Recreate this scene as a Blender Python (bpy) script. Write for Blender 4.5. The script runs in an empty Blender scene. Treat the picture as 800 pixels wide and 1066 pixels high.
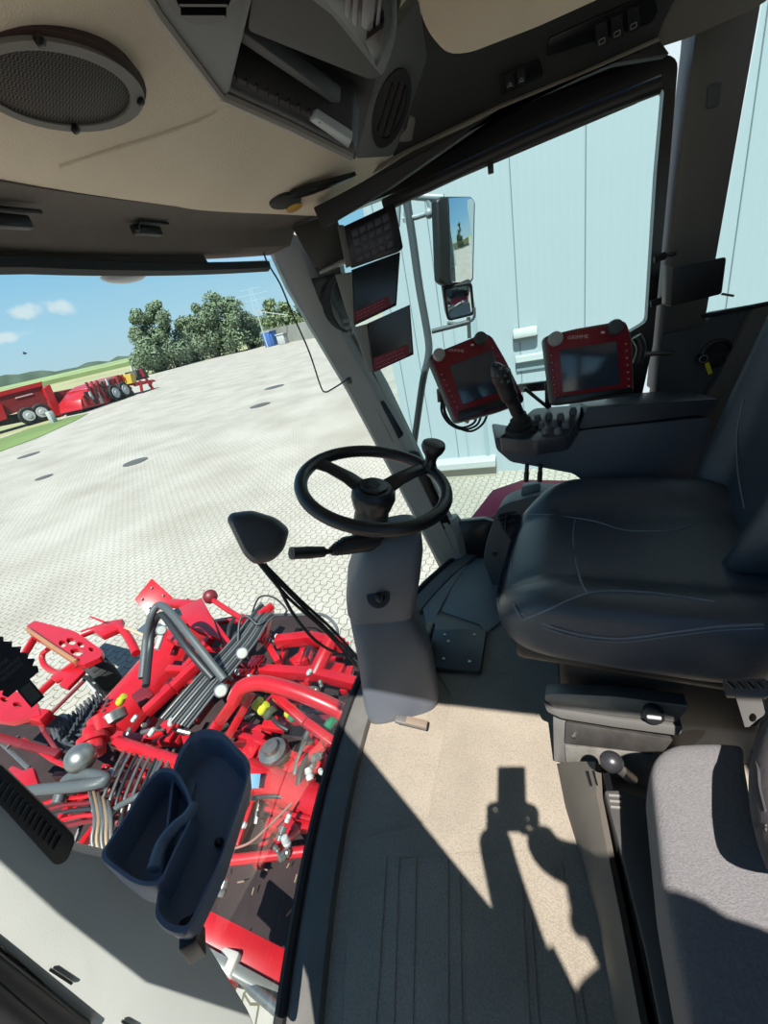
import bpy, bmesh, random
from math import *
from mathutils import Vector, Matrix
from mathutils.bvhtree import BVHTree
random.seed(7)
scn = bpy.context.scene
COL = scn.collection
V = Vector
# ------------------------------------------------------------------ camera
F = 440.0; PITCH = radians(26); ROLL = radians(13); H = 1.2
UP = V((-sin(ROLL)*cos(PITCH), cos(ROLL)*cos(PITCH), sin(PITCH)))
XC = V((150, F*tan(PITCH)/cos(ROLL)+tan(ROLL)*150, -F)).normalized()
YC = UP.cross(XC)
CAM = V((0, 0, H))
RM = Matrix((XC, YC, UP))            # camera space -> world
def ray(px, py):
    return RM @ V((px-400, 533-py, -F))
def at(px, py, **k):
    d = ray(px, py); (a, v), = k.items()
    if a == 'D': t = v/d.length
    else:
        i = 'xyz'.index(a); t = (v-CAM[i])/d[i]
    return CAM + d*t
def on(px, py, pl):
    d = ray(px, py); p, n = pl
    return CAM + d*((p-CAM).dot(n)/d.dot(n))
def ons(pts, pl): return [on(x, y, pl) for x, y in pts]
def facing(px, py, D, tilt=(0, 0, 0)):
    p = at(px, py, D=D); n = (CAM-p).normalized()+V(tilt)
    return (p, n.normalized())
cd = bpy.data.cameras.new('camera'); cam = bpy.data.objects.new('camera', cd); COL.objects.link(cam)
cam.matrix_world = Matrix.Translation(CAM) @ RM.to_4x4()
cd.sensor_fit = 'HORIZONTAL'; cd.sensor_width = 36; cd.lens = 36*F/800; cd.clip_start = .004; cd.clip_end = 6000
scn.camera = cam
scn.view_settings.view_transform = 'Standard'; scn.view_settings.look = 'None'
scn.view_settings.gamma = 1; scn.view_settings.use_curve_mapping = False
scn.view_settings.exposure = 0.0
# ------------------------------------------------------------------ materials
def lin(c):
    return tuple((x/255/12.92 if x/255 <= .04045 else ((x/255+.055)/1.055)**2.4) for x in c)+(1,)
MATS = {}
DIM = set('hall_sheet joint_grey rail_white rail_shadow lamp_white lamp_grey plinth_beige hall_door red_paint deep_red soil_plate leaf leaf_light bark grey_fabric jacket_cloth mid_grey_plastic  pipe_steel white_paint aluminium field_green field_straw ridge_wood field_far machine_red machine_dark_red wall_grey container_blue lid_pale  mirror_housing hose_grey rail_gold blue_grey_plate strip_pale hose_white box_yellow stripe_pale straw rail_metal pale_metal drain_iron coupling_yellow coupling_green pillar_plastic pipe_tan worn_pad sensor_pale decal_blue sill_rubber worn_grey'.split())
def mat(name, rgb, rough=.5, metal=0, var=0, vscale=20, bump=0, bscale=200, spec=.5, kind='noise', coat=0):
    if name in MATS: return MATS[name]
    m = bpy.data.materials.new(name); m.use_nodes = True; nt = m.node_tree; b = nt.nodes['Principled BSDF']
    c = lin(rgb); c = tuple(v*(.55 if name in DIM else 1) for v in c[:3])+(1,); b.inputs['Base Color'].default_value = c
    b.inputs['Roughness'].default_value = rough; b.inputs['Metallic'].default_value = metal
    b.inputs['Specular IOR Level'].default_value = spec
    if coat: b.inputs['Coat Weight'].default_value = coat
    tc = nt.nodes.new('ShaderNodeTexCoord')
    if var:
        n = nt.nodes.new('ShaderNodeTexNoise'); n.inputs['Scale'].default_value = vscale; n.inputs['Detail'].default_value = 5
        r = nt.nodes.new('ShaderNodeMapRange'); r.inputs['From Min'].default_value = .3; r.inputs['From Max'].default_value = .7
        r.inputs['To Min'].default_value = 1-var; r.inputs['To Max'].default_value = 1+var
        x = nt.nodes.new('ShaderNodeVectorMath'); x.operation = 'SCALE'; x.inputs[0].default_value = c[:3]
        nt.links.new(tc.outputs['Object'], n.inputs['Vector']); nt.links.new(n.outputs['Fac'], r.inputs['Value'])
        nt.links.new(r.outputs[0], x.inputs['Scale']); nt.links.new(x.outputs[0], b.inputs['Base Color'])
    if bump:
        if kind == 'noise':
            t = nt.nodes.new('ShaderNodeTexNoise'); t.inputs['Detail'].default_value = 2; o = t.outputs['Fac']
        elif kind == 'voronoi':
            t = nt.nodes.new('ShaderNodeTexVoronoi'); o = t.outputs['Distance']
        else:
            t = nt.nodes.new('ShaderNodeTexWave'); o = t.outputs['Fac']
        t.inputs['Scale'].default_value = bscale
        bp = nt.nodes.new('ShaderNodeBump'); bp.inputs['Strength'].default_value = bump; bp.inputs['Distance'].default_value = .002
        nt.links.new(tc.outputs['Object'], t.inputs['Vector']); nt.links.new(o, bp.inputs['Height']); nt.links.new(bp.outputs[0], b.inputs['Normal'])
    MATS[name] = m; return m
# ------------------------------------------------------------------ mesh builder
def rp(pts, r, n=4):
    """round the corners of a 2-D polygon"""
    out = []; N = len(pts)
    for i in range(N):
        p = V(pts[i][:2]); a = V(pts[i-1][:2]); b = V(pts[(i+1) % N][:2])
        rr = pts[i][2] if len(pts[i]) > 2 else r
        u = (a-p); w = (b-p); k = min(rr, u.length*.48, w.length*.48)
        if k <= 0: out.append((p.x, p.y)); continue
        s = p+u.normalized()*k; e = p+w.normalized()*k
        for j in range(n+1):
            t = j/n; q = s*(1-t)**2+p*2*t*(1-t)+e*t*t; out.append((q.x, q.y))
    return out
def smooth_path(pts, n=6):
    P = [V(p) for p in pts]
    if len(P) < 3: return P
    out = []
    for i in range(len(P)-1):
        p0 = P[max(i-1, 0)]; p1 = P[i]; p2 = P[i+1]; p3 = P[min(i+2, len(P)-1)]
        for j in range(n):
            t = j/n
            out.append(.5*((2*p1)+(p2-p0)*t+(2*p0-5*p1+4*p2-p3)*t*t+(3*p1-p0-3*p2+p3)*t**3))
    out.append(P[-1]); return out
class M:
    def __init__(s): s.bm = bmesh.new()
    def put(s, verts, faces, bevel=0, seg=2, ang=25):
        b = bmesh.new(); vs = [b.verts.new(v) for v in verts]
        for f in faces:
            try: b.faces.new([vs[i] for i in f])
            except ValueError: pass
        bmesh.ops.recalc_face_normals(b, faces=b.faces)
        if bevel:
            b.normal_update()
            es = [e for e in b.edges if len(e.link_faces) == 2 and e.calc_face_angle(0) > radians(ang)]
            if es: bmesh.ops.bevel(b, geom=es, offset=bevel, segments=seg, affect='EDGES', profile=.5, clamp_overlap=True)
        me = bpy.data.meshes.new('t'); b.to_mesh(me); b.free(); s.bm.from_mesh(me); bpy.data.meshes.remove(me); return s
    def prism(s, pts, vec, bevel=0, seg=2):
        n = len(pts); vec = V(vec); v = [V(p) for p in pts]+[V(p)+vec for p in pts]
        f = [list(range(n)), list(range(2*n-1, n-1, -1))]+[[i, (i+1) % n, n+(i+1) % n, n+i] for i in range(n)]
        return s.put(v, f, bevel, seg)
    def slab(s, px, pl, thick, bevel=0, seg=2):
        """polygon drawn on plane pl, body going away from its normal"""
        return s.prism(ons(px, pl), -pl[1]*thick, bevel, seg)
    def box(s, c, size, R=None, bevel=0, seg=2):
        R = R or Matrix.Identity(3); c = V(c); h = V(size)*.5
        v = [c+R @ V((x*h.x, y*h.y, z*h.z)) for x in (-1, 1) for y in (-1, 1) for z in (-1, 1)]
        return s.put(v, [(0, 1, 3, 2), (4, 6, 7, 5), (0, 4, 5, 1), (2, 3, 7, 6), (0, 2, 6, 4), (1, 5, 7, 3)], bevel, seg)
    def beam(s, a, b, w, h, up=(0, 0, 1), bevel=0):
        a = V(a); b = V(b); d = (b-a); L = d.length; d.normalize()
        x = d.cross(V(up)).normalized(); z = x.cross(d)
        return s.box((a+b)/2, (w, L, h), Matrix((x, d, z)).transposed(), bevel)
    def rings(s, R, cap=True, closed=False):
        n = len(R[0]); v = [p for r in R for p in r]; f = []; k = len(R)
        for i in range(k if closed else k-1):
            j = (i+1) % k
            for q in range(n): f.append((i*n+q, i*n+(q+1) % n, j*n+(q+1) % n, j*n+q))
        if cap and not closed: f.append(list(range(n-1, -1, -1))); f.append(list(range((k-1)*n, k*n)))
        return s.put(v, f)
    def tube(s, pts, r, n=8, sm=0, closed=False):
        P = smooth_path(pts, sm) if sm else [V(p) for p in pts]
        N = len(P); R = []
        prev = None
        for i in range(N):
            d = ((P[(i+1) % N]-P[i-1]) if closed else (P[min(i+1, N-1)]-P[max(i-1, 0)])).normalized()
            if prev is None: x = d.orthogonal().normalized()
            else:
                x = prev-d*prev.dot(d)
                x = x.normalized() if x.length > 1e-6 else d.orthogonal().normalized()
            prev = x; y = d.cross(x); rr = r[min(int(i/max(N-1, 1)*(len(r)-1)+.5), len(r)-1)] if isinstance(r, (list, tuple)) else r
            R.append([P[i]+(x*cos(2*pi*k/n)+y*sin(2*pi*k/n))*rr for k in range(n)])
        return s.rings(R, True, closed)
    def lathe(s, o, axis, prof, n=24, closed=False):
        axis = V(axis).normalized(); x = axis.orthogonal().normalized(); y = axis.cross(x); o = V(o)
        R = [[o+axis*h+(x*cos(2*pi*k/n)+y*sin(2*pi*k/n))*max(r, 1e-4) for k in range(n)] for r, h in prof]
        return s.rings(R, not closed, closed)
    def cyl(s, a, b, r, n=14, r2=None):
        a = V(a); b = V(b); L = (b-a).length
        return s.lathe(a, b-a, [(r, 0), (r if r2 is None else r2, L)], n)
    def torus(s, c, axis, R, r, n=48, m=10):
        axis = V(axis).normalized(); c = V(c)
        return s.lathe(c, axis, [(R+r*cos(2*pi*i/m), r*sin(2*pi*i/m)) for i in range(m)], n, True)
    def ball(s, c, r, R=None, u=14, v=9):
        r = V((r, r, r)) if not hasattr(r, '__len__') else V(r); R = R or Matrix.Identity(3); c = V(c)
        return s.rings([[c+R @ V((r.x*sin(t)*cos(a), r.y*sin(t)*sin(a), r.z*cos(t))) for a in [2*pi*k/u for k in range(u)]]
                        for t in [max(.02, min(pi-.02, pi*i/v)) for i in range(v+1)]])
    def build(s, name, m, parent=None, smooth=40, sub=0, origin=None):
        me = bpy.data.meshes.new(name); bmesh.ops.recalc_face_normals(s.bm, faces=s.bm.faces)
        off = V((0, 0, 0)); q = parent
        while q: off += q.location; q = q.parent
        loc = V((0, 0, 0))
        if parent is None:
            xs = [v.co for v in s.bm.verts]; lo = V([min(c[i] for c in xs) for i in range(3)]); hi = V([max(c[i] for c in xs) for i in range(3)])
            loc = V(((lo.x+hi.x)/2, (lo.y+hi.y)/2, lo.z)); off = loc
        for v in s.bm.verts: v.co -= off
        s.bm.to_mesh(me); s.bm.free(); me.materials.append(m)
        if smooth:
            me.shade_smooth(); me.set_sharp_from_angle(angle=radians(smooth))
        o = bpy.data.objects.new(name, me); COL.objects.link(o); o.location = loc
        if parent: o.parent = parent
        if sub:
            sm = o.modifiers.new('s', 'SUBSURF'); sm.levels = sub; sm.render_levels = sub
        return o
def thing(name, label, cat, loc, group=None):
    o = bpy.data.objects.new(name, None); COL.objects.link(o); o.location = V(loc); o.empty_display_size = .05
    o['label'] = label; o['category'] = cat
    if group: o['group'] = group
    return o
def tag(o, label, cat, group=None, kind=None):
    o['label'] = label; o['category'] = cat
    if group: o['group'] = group
    if kind: o['kind'] = kind
    return o
def struct(o): o['kind'] = 'structure'; return o
def bvh_of(o):
    bpy.context.view_layer.update()
    dg = bpy.context.evaluated_depsgraph_get(); e = o.evaluated_get(dg); me = e.to_mesh(); mw = o.matrix_world
    t = BVHTree.FromPolygons([mw @ v.co for v in me.vertices], [list(p.vertices) for p in me.polygons]); e.to_mesh_clear(); return t
def cast(px, py, t, lift=.001):
    d = ray(px, py).normalized(); h = t.ray_cast(CAM, d)
    return None if h[0] is None else h[0]+h[1]*(lift if h[1].dot(d) < 0 else -lift)
def frame(pl, px=None):
    """matrix whose x runs to the right in the picture along plane pl, z its normal"""
    p, n = pl; x = RM @ V((1, 0, 0)); x = (x-n*x.dot(n)).normalized(); y = n.cross(x)
    return Matrix((x, y, n)).transposed()
def text_mesh(M_, s, size, pos, R, ext=.0004, xs=1):
    cu = bpy.data.curves.new('txt', 'FONT'); cu.body = s; cu.size = size; cu.extrude = ext; cu.align_x = 'CENTER'; cu.align_y = 'CENTER'; cu.resolution_u = 2
    o = bpy.data.objects.new('txt', cu); COL.objects.link(o); bpy.context.view_layer.update()
    me = bpy.data.meshes.new_from_object(o.evaluated_get(bpy.context.evaluated_depsgraph_get()))
    for v in me.vertices: v.co = V(pos)+R @ V((v.co.x*xs, v.co.y, v.co.z))
    M_.bm.from_mesh(me); bpy.data.meshes.remove(me); bpy.data.objects.remove(o); bpy.data.curves.remove(cu)
def plate(M_, outer, holes, pl, thick):
    """flat plate with holes; outlines are pixel polygons on the plane"""
    R = frame(pl); Ri = R.transposed(); cu = bpy.data.curves.new('pl', 'CURVE'); cu.dimensions = '2D'; cu.fill_mode = 'BOTH'; cu.extrude = thick/2
    for poly in [outer]+holes:
        sp = cu.splines.new('POLY'); sp.points.add(len(poly)-1); sp.use_cyclic_u = True
        for q, (x, y) in zip(sp.points, poly):
            l = Ri @ (on(x, y, pl)-pl[0]); q.co = (l.x, l.y, 0, 1)
    o = bpy.data.objects.new('pl', cu); COL.objects.link(o); bpy.context.view_layer.update()
    me = bpy.data.meshes.new_from_object(o.evaluated_get(bpy.context.evaluated_depsgraph_get()))
    for v in me.vertices: v.co = pl[0]+R @ (v.co-V((0, 0, thick/2)))
    M_.bm.from_mesh(me); bpy.data.meshes.remove(me); bpy.data.objects.remove(o); bpy.data.curves.remove(cu)
def ell(cx, cy, rx, ry, rot=0, n=16):
    c, s = cos(radians(rot)), sin(radians(rot))
    return [(cx+rx*cos(2*pi*i/n)*c-ry*sin(2*pi*i/n)*s, cy+rx*cos(2*pi*i/n)*s+ry*sin(2*pi*i/n)*c) for i in range(n)]
# common materials
BLACK = mat('black_plastic', (24, 25, 27), .45, bump=.15, bscale=900)
SATIN = mat('satin_black', (15, 16, 18), .3)
RUBBER = mat('rubber', (20, 20, 21), .75, bump=.2, bscale=300)
DARKGREY = mat('dark_grey_plastic', (58, 62, 66), .5, var=.08, vscale=8, bump=.2, bscale=1200)
MIDGREY = mat('mid_grey_plastic', (112, 110, 106), .5, var=.06, vscale=6, bump=.2, bscale=1200)
SHROUD = mat('shroud_plastic', (86, 91, 99), .5, var=.06, vscale=8, bump=.25, bscale=1500)
PILLARG = mat('pillar_plastic', (204, 208, 200), .5, var=.05, vscale=6, bump=.15, bscale=900)
STEEL = mat('steel', (170, 170, 168), .35, 1, var=.15, vscale=30)
PAINTMETAL = mat('grey_metal', (118, 116, 112), .45, .6, var=.12, vscale=25)
WHITE = mat('white_paint', (205, 208, 206), .5, var=.04)
RED = mat('red_paint', (208, 26, 38), .33, var=.08, vscale=9, coat=.25)
DRED = mat('terminal_red', (120, 15, 27), .4, var=.04)
# ================================================================== THE CAB
def bow(x): return .625-.285*((x-.92)/.87)**2*(1 if x > .92 else .55)
# floor: dusty speckled rubber
def floor_mat_():
    m = mat('dusty_floor', (196, 182, 160), .8); nt = m.node_tree; b = nt.nodes['Principled BSDF']
    tc = nt.nodes.new('ShaderNodeTexCoord')
    v = nt.nodes.new('ShaderNodeTexVoronoi'); v.inputs['Scale'].default_value = 260
    n = nt.nodes.new('ShaderNodeTexNoise'); n.inputs['Scale'].default_value = 5; n.inputs['Detail'].default_value = 6
    r = nt.nodes.new('ShaderNodeValToRGB'); r.color_ramp.elements[0].position = .05; r.color_ramp.elements[0].color = tuple(.55*v for v in lin((190, 177, 157))[:3])+(1,); r.color_ramp.elements[1].position = .75; r.color_ramp.elements[1].color = tuple(.55*v for v in lin((164, 153, 137))[:3])+(1,)
    mx = nt.nodes.new('ShaderNodeMixRGB'); mx.blend_type = 'MULTIPLY'; mx.inputs[0].default_value = .5
    r2 = nt.nodes.new('ShaderNodeValToRGB'); r2.color_ramp.elements[0].position = .3; r2.color_ramp.elements[0].color = (.55, .55, .55, 1); r2.color_ramp.elements[1].position = .65; r2.color_ramp.elements[1].color = (1, 1, 1, 1)
    bp = nt.nodes.new('ShaderNodeBump'); bp.inputs['Strength'].default_value = .35; bp.inputs['Distance'].default_value = .002; bp.invert = True
    L = nt.links.new
    L(tc.outputs['Object'], v.inputs['Vector']); L(tc.outputs['Object'], n.inputs['Vector']); L(v.outputs['Distance'], r.inputs[0]); L(n.outputs['Fac'], r2.inputs[0])
    L(r.outputs[0], mx.inputs[1]); L(r2.outputs[0], mx.inputs[2]); L(mx.outputs[0], b.inputs['Base Color']); L(v.outputs['Distance'], bp.inputs['Height']); L(bp.outputs[0], b.inputs['Normal'])
    return m
FLOORM = floor_mat_()
XS = [.06+i*(1.78-.06)/24 for i in range(25)]
pts = [(x, bow(x)-.01, 0) for x in XS]+[(1.80, -1.2, 0), (.06, -1.2, 0)]
m = M(); m.prism(pts, (0, 0, -.07)); struct(m.build('floor', FLOORM, smooth=0))
# sill strip along the windscreen foot, black seal outside it
m = M(); m.rings([[V((x, bow(x)-.075, .0)), V((x, bow(x)-.068, .018)), V((x, bow(x)-.012, .026)), V((x, bow(x), .02)), V((x, bow(x), -.09)), V((x, bow(x)-.06, -.09))] for x in XS])
struct(m.build('trim_1', mat('sill_rubber', (112, 110, 104), .7, var=.15, vscale=14, bump=.2, bscale=500)))
m = M(); m.tube([(x, bow(x)+.012, .022) for x in XS], .013, 8); m.tube([(x, bow(x)+.012, -.03) for x in XS], .02, 8)
struct(m.build('trim_2', RUBBER))
# floor mat with tread ribs
def fz(px, py, z=.006): return at(px, py, z=z)
mt = [(455, 700), (470, 724), (446, 850), (440, 857), (388, 868), (373, 878), (369, 895), (362, 960), (357, 1066), (356, 1120), (655, 1120), (650, 1066), (583, 792), (592, 745), (560, 700)]
m = M(); m.prism([fz(x, y) for x, y in mt], (0, 0, -.005), .002)
for a, b in [((402, 893), (388, 1110)), ((415, 893), (408, 1110)), ((433, 892), (428, 1110)), ((466, 890), (466, 1110)), ((478, 890), (481, 1110)), ((541, 887), (553, 1110)), ((548, 887), (563, 1110)), ((576, 900), (606, 1110)), ((584, 900), (616, 1110))]:
    m.beam(fz(*a, .0065), fz(*b, .0065), .004, .004)
m.beam(fz(412, 892, .0065), fz(548, 886, .0065), .003, .003)
tag(m.build('floor_mat', FLOORM, smooth=0), 'dusty ribbed rubber mat covering the cab floor before the driver seat', 'floor mat')
m = M(); m.prism([fz(*p, .012) for p in [(436, 618), (458, 596), (486, 588), (470, 612), (455, 640), (500, 652), (505, 668), (450, 672)]], (0, 0, -.012), .004)
m.prism([fz(*p, .008) for p in [(470, 612), (486, 588), (520, 575), (530, 640), (505, 660), (500, 650), (459, 636)]], (0, 0, -.008), .003)
tag(m.build('floor_pad', mat('pad_grey', (106, 108, 104), .6, var=.08, vscale=8), smooth=30), 'dark grey moulded floor pad at the foot of the right pillar', 'floor pad')
# ---- pillars
PLR = (V((.12, .41, 0)), V((-.28, -1, .35)).normalized())
def loft_px(m, stations):
    m.rings(stations)
# right A pillar: light inner face and dark rear face, leaning forward
A0 = V((1.70, .40, -.02)); A1 = V((1.70, .955, 1.56)); ax = (A1-A0).normalized()
vw = (CAM-(A0+A1)/2).normalized(); sx = ax.cross(vw).normalized(); sy = sx.cross(ax)
PLA = (A0, sy)
def asec(py, x0, y0, x1, y1):
    l, r = on(x0, y0, PLA), on(x1, y1, PLA); e = r-l
    return [l-sy*.07, l-sy*.008, l+e*.06+sy*.004, l+e*.58+sy*.012, l+e*.66+sy*.004, r-sy*.055, r-sy*.09]
m = M(); m.rings([asec(0, 254, 205, 318, 195), asec(0, 270, 240, 330, 232), asec(0, 297, 300, 345, 292), asec(0, 362, 409, 405, 398), asec(0, 411, 500, 450, 492), asec(0, 455, 585, 492, 578)])
m.rings([asec(0, 444, 548, 480, 540), asec(0, 450, 560, 490, 552), asec(0, 457, 588, 497, 580), asec(0, 459, 592, 500, 584)])
tr = struct(m.build('trim_3', mat('inner_pillar', (150, 147, 140), .5, var=.05, vscale=6, bump=.2, bscale=900), smooth=30))
m = M(); UPA = (A0+sy*.010, sy); m.slab(rp([(391, 424), (399, 416), (402, 420), (421, 452), (410, 462)], 2), UPA, .04, .003); m.slab(rp([(425, 470), (436, 470), (470, 545), (462, 552)], 2), UPA, .04, .003)
struct(m.build('trim_4', SATIN))
m = M(); m.ball(on(327, 354, UPA), .012)
# left A pillar, close to the camera
m = M(); lp = rp([(-60, 770), (0, 826), (60, 880), (85, 888), (160, 905), (205, 965), (262, 1058), (275, 1110), (120, 1110), (95, 1068), (-60, 930)], 14)
m.slab(lp, PLR, .05, .008, 3)
struct(m.build('trim_6', PILLARG))
vent = thing('pillar_vent', 'black louvred demister vent on the sunlit left pillar', 'air vent', on(40, 850, PLR))
PV = (PLR[0]+PLR[1]*.012, PLR[1])
m = M(); m.slab(rp([(-40, 765), (0, 795), (80, 872), (70, 897), (58, 902), (0, 838), (-50, 800)], 8), PV, .03, .003); m.build('housing', BLACK, vent)
m = M(); PV2 = (PV[0]+PV[1]*.002, PV[1])
for i in range(15):
    a = (-6+i*5, 802+i*4.9); b = (a[0]-8, a[1]+14); m.beam(on(*a, PV2), on(*b, PV2), .002, .004, PV[1])
m.build('louvre', SATIN, vent)
m = M(); PS = (PLR[0]+PLR[1]*.004, PLR[1])
for a, b in [((52, 1009), (75, 1024)), ((127, 1063), (140, 1070))]: m.beam(on(*a, PS), on(*b, PS), .0025, .003, PLR[1])
m.slab([(-60, 945), (0, 992), (98, 1070), (60, 1110), (-60, 1010)], PV, .04, .004)
m.slab([(-60, 980), (0, 1022), (60, 1075), (30, 1100), (-60, 1030)], PV2, .05, .003)
struct(m.build('trim_7', SATIN))
# ---- windscreen header band (bowed), sun-blind roller, clips
def hb(x): return 1.0-.105*((x-.92)/.68)**2
HX = [.02+i*(1.66-.02)/20 for i in range(21)]
m = M()
m.rings([[V((x, hb(x)-.235+.02*abs(x-.92), 1.47+.04*(x-.4)/1.2)), V((x, hb(x)-.10, 1.462+.03*(x-.4)/1.2)), V((x, hb(x)-.06, 1.446)), V((x, hb(x)+.03, 1.435)), V((x, hb(x)+.05, 1.60)), V((x, hb(x)-.235, 1.62))] for x in HX])
struct(m.build('trim_8', mat('header_fabric', (96, 90, 84), .85, var=.06, vscale=20, bump=.4, bscale=500, kind='voronoi')))
blind = thing('sun_blind', 'rolled black sun blind along the top of the windscreen', 'sun blind', (.92, .98, 1.37))
def dz(x): return .036-.02*abs(x-.75)/.8
m = M()
m.rings([[V((x, hb(x)-.015, 1.362+dz(x))), V((x, hb(x)-.03, 1.372+dz(x))), V((x, hb(x)-.03, 1.392+dz(x))), V((x, hb(x)-.01, 1.398+dz(x))), V((x, hb(x)+.005, 1.38+dz(x)))] for x in HX[:-1]])
m.build('roller_bar', BLACK, blind)
m = M()
m.rings([[V((x, hb(x)-.012, 1.396+dz(x))), V((x, hb(x)-.004, 1.447)), V((x, hb(x)+.002, 1.447)), V((x, hb(x)-.004, 1.394+dz(x)))] for x in HX[:-4]])
m.build('blind_fabric', mat('blind_fabric', (84, 78, 74), .9), blind)
for i, (px, py) in enumerate([(153, 240), (5, 230)]):
    c = at(px, py, y=.86 if i == 0 else .83); 
    cl = thing('blind_catch', ['black catch on the windscreen header, left of the front view mirror wire', 'black catch at the far left end of the windscreen header'][i], 'catch', c)
    m = M(); m.box(c, (.085, .02, .022), None, .005); m.build('catch_body', BLACK, cl)
    m = M(); m.tube([c+V((-.045, -.012, -.006)), c+V((-.035, -.018, .012)), c+V((.06, -.018, .014))], .004); m.build('spring', SATIN, cl)
# windscreen glass
def glass(name, tint=(235, 246, 244), refl=.9):
    m = bpy.data.materials.new(name); m.use_nodes = True; nt = m.node_tree; nt.nodes.clear()
    o = nt.nodes.new('ShaderNodeOutputMaterial'); t = nt.nodes.new('ShaderNodeBsdfTransparent'); t.inputs[0].default_value = lin(tint)
    g = nt.nodes.new('ShaderNodeBsdfGlossy'); g.inputs['Roughness'].default_value = .02; g.inputs[0].default_value = (.8, .85, .9, 1)
    f = nt.nodes.new('ShaderNodeFresnel'); f.inputs[0].default_value = 1.35; k = nt.nodes.new('ShaderNodeMath'); k.operation = 'MULTIPLY'; k.inputs[1].default_value = refl
    x = nt.nodes.new('ShaderNodeMixShader'); L = nt.links.new
    L(f.outputs[0], k.inputs[0]); L(k.outputs[0], x.inputs[0]); L(t.outputs[0], x.inputs[1]); L(g.outputs[0], x.inputs[2]); L(x.outputs[0], o.inputs[0]); return m
GLASS = glass('window_glass', refl=.2)
def sheet(name, grid, mt, smooth=60):
    m = M(); R = len(grid); C = len(grid[0])
    m.put([p for r in grid for p in r], [(i*C+j, i*C+j+1, (i+1)*C+j+1, (i+1)*C+j) for i in range(R-1) for j in range(C-1)])
    return m.build(name, mt, None, smooth)
g = []
for x in XS:
    xt = .02+(x-.06)/(1.72)*1.64
    g.append([V((x+(xt-x)*t, (bow(x)+.012)*(1-t)+(hb(xt)+.01)*t+.05*sin(pi*t), .02+1.4*t)) for t in [i/8 for i in range(9)]])
struct(sheet('window_1', g, GLASS))
# ---- right door: black frame + glass, pillar behind it
XR = 1.76; PD = (V((XR, 0, 0)), V((-1, 0, 0)))
do = rp([(290, 215), (520, 105), (640, 52), (707, 58, 14), (697, 180), (680, 360), (660, 452), (600, 640), (490, 640), (462, 600), (330, 330)], 4)
di = rp([(345, 226), (405, 203), (520, 158), (692, 92, 5), (684, 180), (674, 335, 5), (646, 352), (625, 440), (590, 590), (490, 590), (425, 460), (365, 340)], 5)
m = M(); plate(m, do, [di], PD, .045); struct(m.build('door_1', SATIN, smooth=30))
m = M(); m.prism(ons(di, (V((XR+.02, 0, 0)), PD[1])), (.004, 0, 0)); struct(m.build('window_2', GLASS, smooth=0))
blnd = thing('side_sun_blind', 'black roller blind along the top of the right door window', 'sun blind', at(560, 120, x=1.72))
m = M(); PB = (V((1.715, 0, 0)), V((-1, 0, 0)))
m.tube([on(400, 214, PB), on(560, 140, PB), on(688, 88, PB)], .020, 12, 4); m.build('roller', BLACK, blnd)
m = M(); m.beam(on(428, 200, PB), on(664, 99, PB), .004, .035, bevel=.001); m.build('pull_bar', SATIN, blnd)
m = M(); c = on(511, 174, PB); m.box(c, (.012, .018, .035), None, .003); m.build('pull_tab', SATIN, blnd)
PBP = (V((1.70, 0, 0)), V((-1, -.12, 0)).normalized())
m = M(); m.slab(rp([(724, 40), (730, -20), (800, -60), (793, 0), (735, 330), (738, 345), (694, 350), (688, 410), (683, 408), (707, 180)], 3), PBP, .09, .012)
struct(m.build('trim_9', MIDGREY, smooth=30))
m = M(); m.slab(rp([(738, 88), (752, 84), (749, 110), (736, 113)], 3), (PBP[0]+PBP[1]*.004, PBP[1]), .01, .002); struct(m.build('trim_10', DARKGREY))
PW = (V((1.69, 0, 0)), V((-1, -.12, 0)).normalized())
m = M(); m.slab(rp([(690, 348), (732, 340), (745, 326), (900, 300), (900, 700), (650, 700), (683, 408)], 4), PW, .06, .008)
struct(m.build('wall_right', DARKGREY, smooth=30))
m = M(); m.slab(rp([(785, 322), (900, 296), (900, 520), (700, 470), (745, 400)], 3), (PW[0]+PW[1]*.02, PW[1]), .03, .006)
struct(m.build('trim_11', MIDGREY, smooth=30))
m = M(); m.tube([on(732, 329, (V((1.68, 0, 0)), PW[1])), on(745, 327, (V((1.68, 0, 0)), PW[1])), on(900, 297, (V((1.68, 0, 0)), PW[1]))], .008); struct(m.build('trim_12', RUBBER))
m = M(); m.prism(ons([(795, 0), (1000, -100), (1000, 290), (735, 330)], (V((1.74, 0, 0)), PW[1])), (.004, 0, 0)); struct(m.build('window_3', GLASS, smooth=0))
# grips on the pillar beside the gap
for i, (px, py) in enumerate([(693, 266), (689, 313)]):
    c = on(px, py, (V((1.70, 0, 0)), V((-1, 0, 0))))
    o = thing('door_stop', ['upper black rubber door stop on the right rear pillar', 'lower black rubber door stop on the right rear pillar'][i], 'door stop', c)
    m = M(); m.cyl(c, c+V((-.002, .03, -.004)), .011); m.build('buffer', RUBBER, o)
    m = M(); m.box(c+V((.01, -.015, 0)), (.02, .03, .012), None, .003); m.build('bracket', SATIN, o)
PTB = (at(725, 295, x=1.64), V((-1, -.25, .05)).normalized())
m = M(); m.slab(rp([(701, 279), (757, 267, 4), (752, 306, 3), (699, 319)], 2), PTB, .02, .004)
o = thing('tablet_holder', 'flat black device fixed across the right rear pillar', 'device', on(725, 295, PTB)); m.build('case', BLACK, o)
m = M(); m.slab([(694, 275), (702, 279), (700, 319), (693, 316)], (PTB[0]+V((.0, .002, 0)), PTB[1]), .022, .002); m.build('mount_plate', PAINTMETAL, o)
m = M(); m.beam(on(752, 306, PTB), on(764, 308, PTB), .006, .006); m.build('stub', STEEL, o)
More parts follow.
